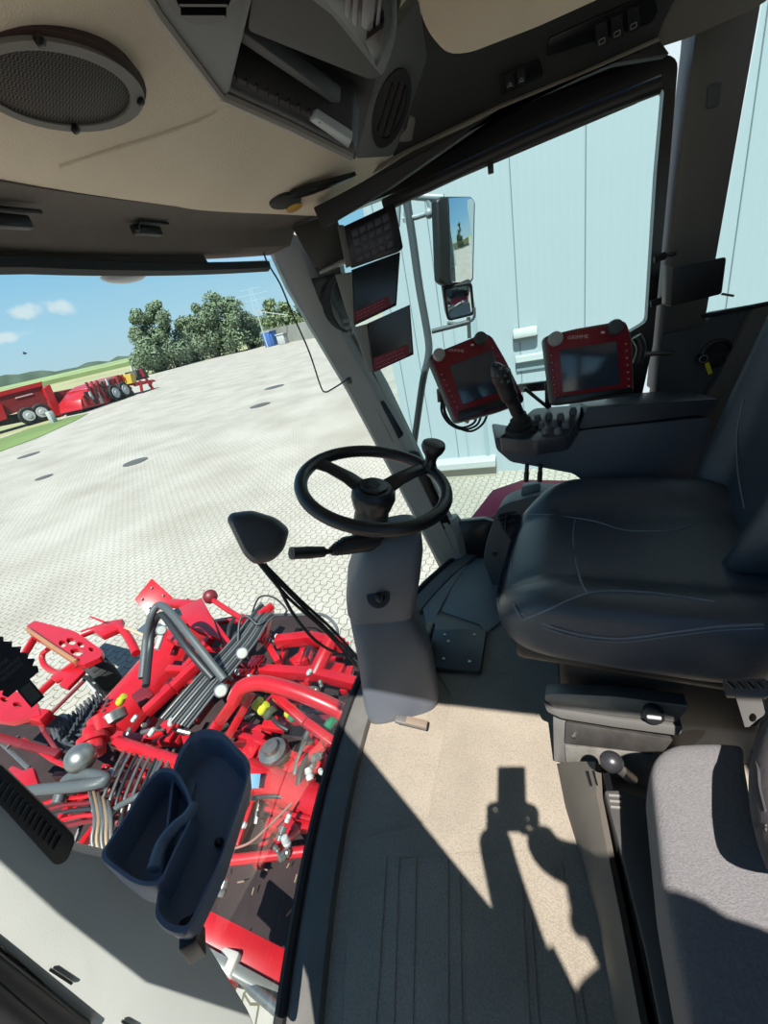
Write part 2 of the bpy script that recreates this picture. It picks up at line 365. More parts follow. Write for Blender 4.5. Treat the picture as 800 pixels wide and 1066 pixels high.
# ignition lock + key
c = on(728, 372, PW); n = PW[1]
ig = thing('ignition_lock', 'ignition switch with key and yellow tag on the dark right panel', 'ignition lock', c)
m = M(); m.lathe(on(745, 368, PW), n, [(.0, -.01), (.048, -.01), (.048, .008), (.04, .012), (.036, .004), (.0, .004)], 28); m.build('recess_ring', BLACK, ig)
m = M(); m.lathe(c, n, [(.012, 0), (.012, .03), (.009, .034), (.0, .034)], 18); m.build('barrel', BLACK, ig)
m = M(); m.torus(c+n*.034, n, .0115, .0018, 20, 6); m.build('chrome_ring', STEEL, ig)
m = M(); m.box(c+n*.05+V((0, -.03, .012)), (.012, .03, .012), None, .004); m.build('key', BLACK, ig)
m = M(); q = c+n*.045; m.beam(q+V((0, -.005, -.012)), q+V((0, -.02, -.05)), .013, .003, n, .001); m.build('key_tag', mat('yellow_tag', (196, 190, 40), .5), ig)
# rear and left enclosure (outside the frame)
m = M(); m.box((.92, -1.25, .35), (1.75, .06, .9)); m.box((.92, -1.25, 1.22), (1.75, .06, .88)); struct(m.build('wall_rear', DARKGREY, smooth=0))  # upper half closed solid, in place of a window, to dim the cab
m = M(); m.prism([(.0, -1.22, -.07), (.0, -.62, -.07), (.0, -.62, .95), (.0, -1.22, .95)], (.06, 0, 0)); m.prism([(.0, -1.22, 1.5), (.0, .9, 1.5), (.0, .9, 1.68), (.0, -1.22, 1.68)], (.052, 0, 0)); m.box((.03, -.62, .7), (.06, .09, 1.6))
struct(m.build('wall_left', DARKGREY, smooth=0))
m = M(); m.prism([(-.09, .63, 1.62), (-.09, -.03, .72), (-.09, -.12, .50), (-.09, .28, .30), (-.09, .37, .36), (-.09, .435, .55), (-.09, .535, .72), (-.09, .592, .893), (-.09, .648, 1.085), (-.09, .80, 1.62)], (-.015, 0, 0)); struct(m.build('left_shade_panel', MIDGREY, smooth=0))  # unseen panel, added and shaped to cast the shade on floor and left pillar
# ================================================================== ROOF LINING AND OVERHEAD CONSOLE
def sst(a, b, x):
    t = max(0, min(1, (x-a)/(b-a))); return t*t*(3-2*t)
def roofz(x, y):
    f = hb(min(max(x, .02), 1.66))-.225
    z = 1.475+.03*(x-.4)/1.2+.24*sst(f, f-.62, y)
    z -= .03*sst(1.35, 1.74, x)*sst(1.45, 1.6, z)
    z += .10*sst(.98, 1.2, x)*(1-sst(.26, .40, y))
    return z
BEIGE = mat('beige_lining', (216, 203, 181), .85, var=.06, vscale=3, bump=.35, bscale=330, kind='voronoi')
g = []
for i in range(49):
    x = .0+i*1.77/48; f = hb(min(max(x, .02), 1.66))-.222
    g.append([V((x, f-t*(f+1.25), roofz(x, f-t*(f+1.25)))) for t in [(j/40)**1.6 for j in range(41)]])
ceil = sheet('ceiling', g, BEIGE); struct(ceil)
sd = ceil.modifiers.new('s', 'SOLIDIFY'); sd.thickness = .03; sd.offset = 1 if ceil.data.polygons[0].normal.z > 0 else -1
RB = bvh_of(ceil)
def rc(px, py, lift=.0):
    d = ray(px, py).normalized(); h = RB.ray_cast(CAM, d); return h[0]-d*lift, h[1]*(-1 if h[1].dot(d) > 0 else 1)
# raised soft ridge in the lining
m = M(); pp = [rc(*p)[0] for p in [(60, 172), (110, 156), (160, 141), (200, 127), (222, 117), (230, 104)]]
m.tube([p-(p-CAM).normalized()*-.0045 for p in pp], .006, 8, 4); struct(m.build('trim_13', BEIGE, smooth=80))
# loudspeaker
c, n = rc(62, 83)
PSP = (c+n*.020, (n+V((-.1, -.08, 0))).normalized())
sp = thing('ceiling_speaker', 'round loudspeaker with grey ring set in the beige lining', 'speaker', c)
ro = ell(57, 84, 98, 47, 11, 40); ri = ell(58, 92, 80, 37, 11, 40); rx = ell(58, 76, 104, 52, 11, 40)
m = M(); plate(m, ell(59, 90, 93, 45, 11, 40), [ri], PSP, .010); m.build('ring', mat('speaker_ring', (128, 126, 120), .5), sp)
m = M(); m.slab(ell(57, 83, 98, 51, 11, 40), (PSP[0]-PSP[1]*.007, PSP[1]), .03, .003); m.build('recess', mat('speaker_recess', (62, 44, 40), .7), sp)
def mesh_mat():
    q = mat('grille_mesh', (88, 84, 80), .6); nt = q.node_tree; b = nt.nodes['Principled BSDF']; tc = nt.nodes.new('ShaderNodeTexCoord'); w = nt.nodes.new('ShaderNodeTexChecker'); w.inputs['Scale'].default_value = 420
    w.inputs[1].default_value = lin((96, 92, 86)); w.inputs[2].default_value = lin((30, 28, 28)); nt.links.new(tc.outputs['Object'], w.inputs[0]); nt.links.new(w.outputs[0], b.inputs['Base Color']); return q
m = M(); m.slab(ell(58, 92, 81, 38, 11, 40), (PSP[0]-PSP[1]*.003, PSP[1]), .008, .002); m.build('grille', mesh_mat(), sp)
for px, py in [(41, 42), (146, 105), (78, 134)]:
    m = M(); q = on(px, py, PSP); m.lathe(q, PSP[1], [(.006, -.002), (.006, .003), (.003, .004), (.0, .004)], 12); m.build('screw', SATIN, sp)
# ---- overhead console with radio, shelf and vents
CG = mat('console_grey', (74, 80, 80), .5, var=.06, vscale=9, bump=.2, bscale=1500)
CD = mat('console_dark', (38, 39, 39), .6, var=.06, vscale=9, bump=.2, bscale=1500)
oc = thing('overhead_console', 'dark grey overhead console with an open shelf in the roof lining', 'overhead console', at(300, 60, z=1.58))
PC = (V((0, 0, 1.575)), V((-.28, .25, -1)).normalized())      # left facet
def up(pl, d): return (pl[0]+pl[1]*d, pl[1])
m = M(); m.slab(rp([(120, -60), (158, -10), (170, 15), (228, 97), (238, 98), (262, 0), (275, -60)], 5), PC, .1, .006); m.build('end_plate', CG, oc)
# lower lip moulding
m = M(); m.tube([on(x, y, up(PC, -.002)) for x, y in [(150, -12), (165, 12), (231, 99), (300, 130), (366, 163)]], .007, 8); m.build('edge_moulding', mat('moulding', (120, 118, 112), .5), oc)
# recess: back, floor and rails
PR = (on(300, 80, PC)+V((.09, -.0, .06)), PC[1])
m = M(); m.slab([(225, -80), (396, -80), (392, 80), (370, 166), (228, 100)], PR, .03); m.build('recess_wall', mat('recess_black', (20, 21, 22), .7), oc)
m = M(); m.slab([(231, 97), (240, 78), (300, 108), (366, 140), (372, 160), (362, 160)], up(PC, -.012), .06, .004); m.build('shelf', CD, oc)
m = M()
for i in range(9):
    a = (245+i*11, 83+i*5.2); m.beam(on(a[0], a[1], up(PC, -.008)), on(a[0]+4, a[1]-12, up(PC, -.04)), .002, .008, PC[1])
m.build('rib', CD, oc)
m = M(); m.slab([(252, 33), (262, 40), (355, 108), (345, 108), (250, 45)], up(PC, -.03), .02, .003); m.build('rail', CG, oc)
m = M(); m.slab([(322, 126), (330, 123), (367, 146), (363, 155)], up(PC, -.006), .012, .002); m.build('label_holder', mat('pale_plate', (150, 158, 160), .4), oc)
# radio box: hangs in front of the shelf
PX = (on(360, 40, PC)+V((-.0, -.05, -.01)), V((-.55, -.35, -.75)).normalized())
m = M(); m.slab(rp([(255, -90), (262, 0), (258, 32), (385, 83), (396, 80), (401, 72), (440, -90)], 6), up(PC, -.005), .09, .01, 3); m.build('radio_box', CD, oc)
m = M(); m.slab(rp([(300, -40), (325, 0), (345, 15), (398, 80), (404, 66), (412, 40), (412, 0), (415, -40)], 5), up(PC, .006), .06, .006, 3); m.build('radio_surround', CG, oc)
PRF = up(PC, .012)
m = M(); m.slab(rp([(322, -40), (334, -6), (393, 66), (407, 38), (409, -40)], 3), PRF, .02, .003); rd = m.build('radio_face', SATIN, oc)
for q in [[(360, -4), (366, -4), (364, 22), (358, 16)], [(368, -4), (374, -4), (372, 30), (366, 24)], [(378, -4), (392, -4), (388, 36), (376, 28)], [(394, 0), (398, 0), (394, 42), (390, 38)]]:
    m = M(); m.slab(q, up(PRF, .003), .006, .001); m.build('key', mat('radio_key', (92, 92, 94), .4), rd)
m = M(); m.slab(rp([(380, 42), (400, 28), (398, 58), (392, 72)], 4), up(PRF, .008), .01, .003); m.build('knob', SATIN, rd)
# right vent with round nozzle
PE = (on(410, 120, (V((0, 0, 1.545)), V((0, 0, 1)))), V((-.72, -.28, -.6)).normalized())
m = M(); m.slab(rp([(370, 165), (395, 85), (413, 30), (436, 0), (445, 60), (415, 150), (408, 163)], 4), PE, .05, .006); m.build('vent_plate', CG, oc)
def nozzle(px, py, a, b, rot, pl):
    m = M(); m.slab(ell(px, py, a*.8, b*.8, rot, 28), up(pl, .003), .01); o = m.build('air_vent', CD, oc)
    m = M(); plate(m, ell(px, py, a, b, rot, 28), [ell(px, py, a*.76, b*.76, rot, 28)], up(pl, .008), .012); m.build('vent_ring', SATIN, o)
    for k in (-.4, 0, .4):
        r = radians(rot); d = V((-sin(r), cos(r)))*b*k; e = V((cos(r), sin(r)))*a*.66*sqrt(1-k*k)
        m = M(); m.beam(on(px+d.x-e.x, py+d.y-e.y, up(pl, .006)), on(px+d.x+e.x, py+d.y+e.y, up(pl, .006)), .003, .014, pl[1]); m.build('fin', SATIN, o)
nozzle(408, 113, 43, 17, -73, PE)
nozzle(212, -4, 38, 30, 0, up(PC, .001))
m = M(); m.slab(rp([(426, 121), (433, 124), (429, 147), (416, 148), (418, 140), (424, 134)], 2), up(PE, .004), .01, .002)
tag(m.build('console_switch', MIDGREY), 'small grey rocker beside the round overhead air vent', 'switch')
# dark strip over the right door, beige pad behind, switches
PT = (at(560, 60, x=1.58), V((-.72, -.1, -.68)).normalized())
m = M(); m.slab(rp([(408, 165), (436, 60), (450, -60), (700, -120), (712, -20), (690, 25), (684, 42), (560, 98), (430, 152)], 6), PT, .08, .01, 3)
struct(m.build('trim_14', CD, smooth=40))
m = M(); m.slab(rp([(436, -60), (437, 10), (446, 34, 12), (466, 57, 14), (490, 55), (560, 28), (640, -8), (690, -60)], 10), up(PT, .03), .03, .014, 4)
struct(m.build('ceiling_pad', BEIGE, smooth=60))['label'] = 'beige padded roof panel'
m = M(); m.slab(rp([(690, 25), (712, -20), (800, -70), (800, 0), (784, 10), (716, 40), (660, 58)], 4), up(PT, -.006), .05, .006); struct(m.build('trim_15', mat('corner_grey', (98, 94, 86), .6)))
sw = thing('lamp_switch_panel', 'black panel with three lamp switches above the right door', 'switch panel', on(640, 30, PT))
m = M(); m.slab(rp([(568, 60), (572, 40), (680, -8), (686, 12), (680, 24)], 4), up(PT, .006), .012, .003); m.build('panel', SATIN, sw)
WI = mat('icon_grey', (150, 150, 148), .6)
for px, py in [(627, 43), (643, 35), (660, 27)]:
    m = M(); m.slab(rp([(px-7, py-16), (px+5, py-21), (px+7, py+3), (px-5, py+8)], 1.5), up(PT, .012), .01, .002); k = m.build('rocker', BLACK, sw)
    m = M(); q = [(px-3, py-1), (px+3, py-4), (px+3, py+1), (px-3, py+4)]; P_ = up(PT, .0125)
    for i in range(4): m.beam(on(*q[i], P_), on(*q[(i+1) % 4], P_), .0012, .001, PT[1])
    m.build('icon', WI, k)
s2 = thing('small_switch_panel', 'small black panel with two switches nearer the windscreen', 'switch panel', on(540, 82, PT))
m = M(); m.slab(rp([(519, 80), (562, 62), (566, 80), (522, 100)], 3), up(PT, .006), .012, .003); m.build('panel', SATIN, s2)
for px, py in [(531, 87), (543, 82)]:
    m = M(); m.slab([(px-4, py-8), (px+4, py-12), (px+5, py+4), (px-3, py+8)], up(PT, .011), .008, .002); k = m.build('rocker', BLACK, s2)
    m = M(); m.torus(on(px, py+1, up(PT, .0115)), PT[1], .0035, .0008, 14, 5); m.beam(on(px-3, py+4, up(PT, .0115)), on(px+3, py+2, up(PT, .0115)), .001, .001, PT[1]); m.build('icon', WI, k)
# light edge moulding between strip and door
m = M(); pm = up(PT, .004); m.tube([on(x, y, pm) for x, y in [(385, 180), (420, 160), (520, 112), (600, 80), (686, 42)]], .007, 8); struct(m.build('trim_16', mat('moulding2', (118, 112, 102), .5)))
PH = (V((1.70, 0, 0)), V((-1, 0, -.15)).normalized())
m = M(); m.slab([(326, 216), (352, 203), (376, 190), (430, 157), (560, 98), (688, 42), (698, 56), (640, 66), (520, 116), (405, 196), (335, 238)], PH, .06, .004); struct(m.build('trim_17', mat('header_black', (14, 14, 15), .75), smooth=30))
# reading lamp / grab strap on the beige corner
lampc, ln = rc(300, 208)
lm = thing('reading_lamp', 'small oval lamp with amber edge on the beige roof corner', 'lamp', lampc)
PLm = (lampc+ln*.008, ln)
m = M(); m.slab(ell(298, 211, 17, 7, -14, 20), PLm, .012, .003); m.build('lamp_body', CD, lm)
m = M(); m.slab(ell(307, 217, 9, 3.4, -25, 14), up(PLm, .003), .006, .001); m.build('amber_lens', mat('amber', (190, 150, 60), .4), lm)
m = M(); m.slab(rp([(303, 203), (320, 196), (372, 182), (366, 187), (325, 203), (306, 208)], 1.5), up(PLm, .004), .01, .002); m.build('lever', SATIN, lm)
# ================================================================== STEERING WHEEL AND COLUMN
WC = at(390, 505, D=1.07); WT = radians(19)
wn = V((-.06, -sin(WT), cos(WT))).normalized()
WR = .183
st = thing('steering_wheel', 'black steering wheel with spinner knob on the grey column', 'steering wheel', WC)
BW = mat('wheel_black', (22, 22, 24), .38, bump=.1, bscale=700)
m = M(); m.torus(WC, wn, WR, .0165, 64, 12); m.build('rim', BW, st)
HC = WC-wn*.035
m = M(); m.lathe(HC, wn, [(.0, -.03), (.05, -.03), (.058, 0), (.056, .018), (.044, .03), (.0, .033)], 28); m.build('hub', BW, st)
m = M(); m.lathe(HC, wn, [(.0, .03), (.036, .032), (.034, .037), (.0, .039)], 24); e = m.build('emblem_cap', SATIN, st)
m = M(); R_ = Matrix((RM @ V((1, 0, 0)), wn.cross(RM @ V((1, 0, 0))), wn)).transposed(); m.torus(HC+wn*.0385, wn, .014, .0014, 24, 6); m.beam(HC+wn*.039-R_.col[0]*.012, HC+wn*.039+R_.col[0]*.012, .004, .001, wn); m.build('emblem', mat('emblem_grey', (62, 62, 66), .4), e)
def onw(px, py): return on(px, py, (WC, wn))
for px, py in [(336, 484), (446, 486)]:
    q = WC+(onw(px, py)-WC).normalized()*(WR-.004); d = (q-HC).normalized(); s = d.cross(wn).normalized()
    m = M(); R = []
    for t, w, h in [(.18, .03, .011), (.45, .024, .011), (.75, .021, .010), (1, .026, .011)]:
        c = HC.lerp(q, t)+wn*(.012*sin(pi*t)); R.append([c+s*(w*cos(a))+wn*(h*sin(a)) for a in [2*pi*k/12 for k in range(12)]])
    m.rings(R); m.build('spoke', BW, st)
kp = WC+(onw(449, 488)-WC).normalized()*WR
m = M(); m.lathe(kp, wn, [(.022, -.005), (.02, .01), (.015, .024), (.017, .04), (.028, .056), (.033, .07), (.03, .08), (.016, .085), (.0, .086)], 20); m.build('spinner_knob', BW, st)
# column
CB = at(416, 735, z=.0)+V((.1, .0, 0)); CB.z = 0
col = thing('steering_column', 'grey moulded steering column standing on the cab floor', 'steering column', CB)
CT = HC-wn*.03
def csec(c, w, d, R, n=32, p=4.6):
    out = []
    for k in range(n):
        a = 2*pi*k/n; ca, sa = cos(a), sin(a); x = abs(ca)**(2/p)*(1 if ca > 0 else -1)*w; y = abs(sa)**(2/p)*(1 if sa > 0 else -1)*d
        out.append(c+R @ V((x, y, 0)))
    return out
view = V((CAM.x-CT.x, CAM.y-CT.y, 0)).normalized()
RC = Matrix((V((-view.y, view.x, 0)), -view, V((0, 0, 1)))).transposed()   # x across the view, y away
def colpt(px, py, y0=None):
    a = CB+view*.0; b = CT; return on(px, py, (CB, V((view.x, view.y, 0)).normalized()))
def colring(px0, px1, py, depth, tilt=0):
    """cross section whose picture span is px0..px1 at row py"""
    pl = (CB.lerp(CT, .5), V((view.x, view.y, 0)).normalized())
    a = on(px0, py[0], pl); b = on(px1, py[1], pl); c = (a+b)/2; X = (b-a); w = X.length/2; X.normalize(); Y = V((view.x, view.y, 0)).normalized()*-1
    Y = (Y-X*Y.dot(X)).normalized(); Z = X.cross(Y)
    return csec(c, w, depth, Matrix((X, Y, Z)).transposed())
m = M(); m.rings([colring(383, 437, (752, 738), .085), colring(380, 449, (742, 724), .10), colring(379, 454, (728, 706), .105)]); m.build('base_collar', MIDGREY, col, 50)
m = M(); m.rings([colring(380, 452, (729, 712), .105), colring(378, 454, (722, 704), .108), colring(371, 446, (672, 660), .10), colring(364, 432, (638, 632), .095), colring(366, 428, (632, 626), .085)]); m.build('lower_shroud', SHROUD, col, 50)
m = M(); m.rings([colring(366, 428, (636, 630), .08), colring(361, 429, (628, 622), .095), colring(363, 434, (600, 588), .1), colring(372, 437, (572, 560), .098), colring(380, 436, (556, 546), .08), colring(388, 428, (550, 542), .05)]); m.build('upper_shroud', SHROUD, col, 50)
m = M(); m.tube([CT-wn*.09, CT-wn*.02, CT+wn*.01], [.05, .045, .04], 20); m.build('shaft_cover', BLACK, col)
# bracket lever at the foot, adjusting knob
bc = bvh_of([o for o in col.children if o.name.startswith('upper_shroud')][0])
k = cast(394, 620, bc, .004)
m = M(); nk = (CAM-k).normalized(); m.lathe(k, nk, [(.0, -.006), (.031, -.006), (.032, .002), (.027, .004), (.0, .004)], 20); kb = m.build('knob_recess', BLACK, col)
m = M(); m.lathe(k+V((0, -.004, -.004)), nk, [(.014, 0), (.013, .016), (.008, .02), (.0, .021)], 16); m.build('adjusting_knob', SATIN, kb)
m = M(); a = at(412, 748, z=.05); b = at(445, 756, z=.03); m.beam(a, b, .026, .012, bevel=.003); m.build('tilt_pedal', PAINTMETAL, col)
m = M(); m.beam(a.lerp(b, .35)+V((0, 0, .007)), b+V((0, 0, .007)), .024, .006, bevel=.001); m.build('tilt_pedal_pad', mat('worn_pad', (150, 132, 114), .7), col)
# stalk
s0 = at(392, 563, D=1.14); s1 = at(360, 568, D=1.10); s2 = at(345, 574, D=1.08); s3 = at(303, 576, D=1.02)
m = M(); m.tube([s0, s1, s2], [.026, .024, .012], 14); stk = m.build('stalk_gaiter', BLACK, col)
m = M()
for t in (.1, .3, .5, .7): q = s1.lerp(s2, t); m.torus(q, (s2-s1), .021-.010*t, .003, 18, 6)
m.build('gaiter_fold', RUBBER, stk)
m = M(); d = (s3-s2); m.tube([s2, s2+d*.15, s2+d*.2, s2+d*.6, s2+d*.95, s3], [.006, .008, .0135, .0155, .0145, .008], 16); m.build('stalk_handle', BLACK, col)
m = M(); m.tube([s2+d*.93, s2+d*.99], [.0155, .0155], 16); m.build('horn_button', SATIN, col)
# pedal plate
PPL = (V((0, 0, .022)), V((0, 0, 1)))
pp = thing('pedal_plate', 'black bolted pedal plate on the floor right of the steering column', 'pedal plate', at(478, 677, z=0))
m = M(); m.slab(rp([(452, 655), (507, 655), (500, 699), (448, 694)], 2), PPL, .022, .004); m.build('plate', mat('pedal_black', (56, 59, 60), .45), pp)
for px, py in [(494, 661), (489, 689), (462, 686), (467, 668), (463, 661)]:
    m = M(); q = on(px, py, PPL); m.lathe(q, (0, 0, 1), [(.005, 0), (.005, .003), (.0, .004)], 10); m.build('bolt', STEEL, pp)
m = M(); a = at(452, 676, z=.03); m.box(a+V((.02, .03, .03)), (.10, .03, .09), Matrix.Rotation(.5, 3, 'X'), .006); m.build('pedal', SATIN, pp)
# ================================================================== DRIVER SEAT
LE = mat('black_leather', (60, 66, 74), .36, var=.08, vscale=10, bump=.25, bscale=420, kind='voronoi')
PIP = mat('seat_stitch', (112, 117, 126), .6)
sc0 = V((1.06, -.2, 0))
ds = thing('driver_seat', 'black leather driver seat with stitched bolsters facing the steering wheel', 'driver seat', sc0)
def seat_ring(cx, cy, hx, hy, inset, z, n=64, p=4.5, rot=radians(-7), zf=None):
    out = []
    for k in range(n):
        a = 2*pi*k/n; ca, sa = cos(a), sin(a); x = abs(ca)**(2/p)*(1 if ca > 0 else -1)*(hx-inset); y = abs(sa)**(2/p)*(1 if sa > 0 else -1)*(hy-inset)
        zz = z+(zf(x/hx, y/hy) if zf else 0)
        out.append(V((cx+x*cos(rot)-y*sin(rot), cy+x*sin(rot)+y*cos(rot), zz)))
    return out
def topz(u, v):
    b = sst(.42, .78, abs(u))*.045*(1-.5*sst(.35, 1, v)); f = -.03*sst(.45, 1, v)-.02*sst(.6, 1.0, v)
    g = -.012*exp(-((v-.42)/.05)**2)*(1-sst(.45, .6, abs(u))); h = -.012*exp(-((abs(u)-.5)/.05)**2)
    return b+f+g+h-.02*v*0
cx, cy, hx, hy = 1.055, -.205, .338, .305
m = M(); m.rings([seat_ring(cx, cy, hx, hy, i, z, zf=f) for i, z, f in [(.06, .395, None), (.015, .40, None), (.004, .415, None), (0, .44, None), (0, .475, None), (.004, .495, topz), (.015, .512, topz), (.03, .52, topz), (.05, .524, topz), (.08, .524, topz), (.12, .522, topz), (.16, .52, topz), (.20, .519, topz), (.24, .518, topz), (.28, .518, topz)]])
cu = m.build('seat_cushion', LE, ds, 80, 1); BC = bvh_of(cu)
def seam(pts, r=.0022, par=cu):
    q = [cast(x, y, BC, .0008) for x, y in pts]; q = [p for p in q if p is not None]
    m = M(); m.tube(q, r, 6, 4); m.build('seam', PIP, par)
seam([(548, 536), (570, 536), (596, 539), (620, 543), (650, 552), (680, 553), (705, 552), (722, 546)])
seam([(599, 541), (597, 560), (600, 585), (606, 607), (612, 618)])
seam([(545, 645), (570, 635), (600, 622), (625, 616), (660, 616), (700, 620), (745, 627)])
seam([(543, 638), (575, 652), (610, 661), (650, 664), (700, 658), (750, 652), (795, 650)])
seam([(541, 643), (575, 656), (610, 665), (650, 668), (700, 662), (750, 656), (795, 654)], .0012)
seam([(533, 585), (531, 610), (536, 630), (545, 645)])
# backrest
br = []
def brsec(t, w, d0):
    c = V((1.13+.02*t, -.525-.16*t, .51+.62*t)); X = V((cos(radians(-7)), sin(radians(-7)), 0)); Y = V((-X.y, X.x, 0)); out = []
    for k in range(40):
        a = 2*pi*k/40; ca, sa = cos(a), sin(a); x = abs(ca)**.5*(1 if ca > 0 else -1); y = abs(sa)**.6*(1 if sa > 0 else -1)
        yy = y*.055+(.075*sst(.5, .8, abs(x)) if y > 0 else 0)
        out.append(c+X*(x*w*.92)+Y*(yy+d0))
    return out
m = M(); m.rings([brsec(t, w, d) for t, w, d in [(-.02, .20, 0), (.0, .25, 0), (.1, .29, .01), (.25, .30, .0), (.45, .305, -.0), (.7, .29, -.0), (.9, .26, 0), (1, .2, 0)]])
bk = m.build('backrest', LE, ds, 80, 1)
BB = bvh_of(bk)
for pts in [[(775, 415), (768, 450), (769, 490), (776, 530)], [(735, 430), (724, 460), (725, 490), (745, 530)], [(752, 395), (775, 372), (799, 350)]]:
    q = [cast(x, y, BB, .001) for x, y in pts]; q = [p for p in q if p is not None]
    if len(q) > 1: m = M(); m.tube(q, .0022, 6, 4); m.build('seam', PIP, bk)
# seat base: pan, side panels, suspension box
m = M(); m.box((1.06, -.22, .375), (.60, .52, .06), Matrix.Rotation(radians(-7), 3, 'Z'), .02); m.build('seat_pan', BLACK, ds)
def sidep(px, x, th, name, mt, bev=.004):
    m = M(); m.slab(px, (V((x, 0, 0)), V((-1, .1, .0)).normalized()), th, bev); return m.build(name, mt, ds)
PST = (V((.715, 0, 0)), V((-1, .12, .35)).normalized())
m = M(); m.slab(rp([(567, 723), (580, 722), (640, 725), (718, 735), (705, 752), (690, 750), (640, 745), (580, 737), (569, 733)], 3), PST, .05, .005); m.build('upper_side_panel', PAINTMETAL, ds)
m = M(); m.slab(rp([(566, 730), (575, 737), (640, 748), (712, 757), (708, 766), (640, 757), (585, 748), (570, 741)], 3), (PST[0]-V((.006, 0, 0)), PST[1]), .05, .004); m.build('lower_side_panel', MIDGREY, ds)
m = M(); m.slab([(576, 745), (590, 750), (590, 795), (577, 792)], (PST[0]+V((.02, 0, 0)), PST[1]), .02, .002); m.build('corner_plate', PAINTMETAL, ds)
m = M(); m.slab([(589, 752), (702, 770), (690, 786), (588, 774)], (PST[0]+V((.005, 0, 0)), PST[1]), .28, .003); rp_ = m.build('rail_plate', mat('rail_metal', (92, 88, 84), .5, .5, var=.2, vscale=40), ds)
m = M(); q = on(598, 766, (PST[0]+V((.003, 0, 0)), PST[1])); m.lathe(q, PST[1], [(.006, -.002), (.006, .004), (.0, .005)], 10); m.build('bolt', STEEL, ds)
m = M(); m.slab([(588, 776), (690, 786), (680, 820), (590, 800)], (PST[0]+V((.01, 0, 0)), PST[1]), .26, .003); m.build('base_plate', mat('pale_metal', (150, 146, 138), .5, .4, var=.2, vscale=40), ds)
m = M(); m.box((1.06, -.27, .17), (.46, .44, .34), Matrix.Rotation(radians(-7), 3, 'Z'), .03); m.build('suspension_box', BLACK, ds)
q = on(680, 741, PST)+PST[1]*.004
m = M(); m.lathe(q, PST[1], [(.022, -.005), (.022, .012), (.018, .016), (.0, .016)], 20); kn = m.build('height_knob', BLACK, ds)
m = M(); m.box(q+PST[1]*.018, (.008, .03, .008), None, .003); m.build('pointer', WHITE, kn)
hl = (V((.70, 0, 0)), V((-1, 0, .2)).normalized())
m = M(); m.slab(rp([(702, 700), (715, 694), (745, 689), (757, 694), (750, 703), (728, 710), (706, 709)], 5), hl, .02, .006); lv = m.build('recline_lever', BLACK, ds)
m = M(); m.tube([on(x, y, (hl[0]+hl[1]*.003, hl[1])) for x, y in [(742, 693), (749, 693), (753, 699)]], .0022, 6); m.build('lever_mark', WHITE, lv)
# ball lever
bl = thing('ball_lever', 'grey ball-topped lever beside the seat base', 'lever', at(645, 806, z=.18))
b0 = at(637, 793, z=.30); b1 = at(652, 806, z=.22)
m = M(); m.ball(b0, (.020, .022, .020), None, 20, 14); m.build('ball_knob', mat('knob_grey', (40, 40, 42), .35), bl)
m = M(); m.tube([b0, b1, b1+V((.03, -.02, -.06))], [.009, .011, .011], 12); m.build('lever_shaft', PAINTMETAL, bl)
# low plastic tunnel between floor and jump seat
tn = thing('side_sill', 'long grey plastic moulding running beside the floor mat', 'sill moulding', at(620, 900, z=0))
L0 = [(581, 795), (589, 835), (606, 890), (624, 960), (642, 1066), (655, 1130)]
R0 = [(626, 795), (628, 830), (640, 890), (655, 960), (676, 1066), (690, 1130)]
m = M(); R = []
for (a, b), (c, d) in zip(L0, R0):
    p = at(a, b, z=.03); q = at(c, d, z=.17); f = p.copy(); f.z = 0; h = q.copy(); h.z = 0
    R.append([f, p, p.lerp(q, .3)+V((-.006, .012, .012)), p.lerp(q, .65)+V((-.008, .014, .018)), q+V((0, .012, .004)), q+V((0, 0, -.004)), h])
m.rings(R); m.build('moulding', mat('dusty_moulding', (84, 79, 72), .6, var=.14, vscale=12), tn, 50)
m = M(); pts_ = [at(*p, z=.172) for p in [(627, 800), (633, 830), (645, 890), (660, 960), (683, 1066), (690, 1120)]]
m.rings([[p+V((0, 0, .012)), p+V((0, -.012, .012)), p+V((0, -.012, -.15)), p+V((0, 0, -.15))] for p in pts_]); m.build('edge_trim', SATIN, tn)
for k in range(2):
    m = M(); a = at(612+k*6, 803, z=.172); b = at(616+k*6, 818, z=.172); m.beam(a, b, .004, .004); m.build('rib', SATIN, tn)
bx = thing('storage_box', 'dark flat box lid between the side moulding and the jump seat', 'box', at(660, 900, z=.05))
m = M(); m.prism([at(*p, z=.19) for p in [(629, 822), (648, 822), (690, 835), (720, 960), (745, 1120), (698, 1120), (672, 990), (650, 900)]], (0, 0, -.17), .006); m.build('lid', mat('dusty_black', (66, 64, 62), .6, var=.1, vscale=10), bx)
for k in range(3):
    m = M(); m.beam(at(634+k, 828+k*6, z=.192), at(648, 829+k*6, z=.192), .004, .003); m.build('ridge', mat('worn_grey', (150, 146, 138), .6), bx)
# ================================================================== JUMP SEAT
FB = mat('grey_fabric', (130, 127, 128), .95, var=.16, vscale=300, bump=.8, bscale=420)
js = thing('jump_seat', 'grey woven fabric passenger seat cushion in the lower right', 'seat', (.34, -.4, 0))
m = M(); R = []
def jring(ins, z):
    pl = (V((0, 0, z)), V((0, 0, 1)))
    o = [(676, 800), (682, 783), (700, 771), (740, 769), (776, 771), (776, 790), (783, 830), (800, 880), (900, 1000), (900, 1200), (728, 1200), (716, 1066), (690, 930)]
    P = [at(x, y, z=.42) for x, y in rp(o, 14, 4)]; c = sum(P, V((0, 0, 0)))/len(P)
    return [V((p.x+(c.x-p.x)*ins, p.y+(c.y-p.y)*ins, z)) for p in P]
m.rings([jring(.08, .30), jring(.01, .31), jring(0, .33), jring(0, .385), jring(.015, .408), jring(.05, .42), jring(.15, .424), jring(.4, .426), jring(.8, .426)])
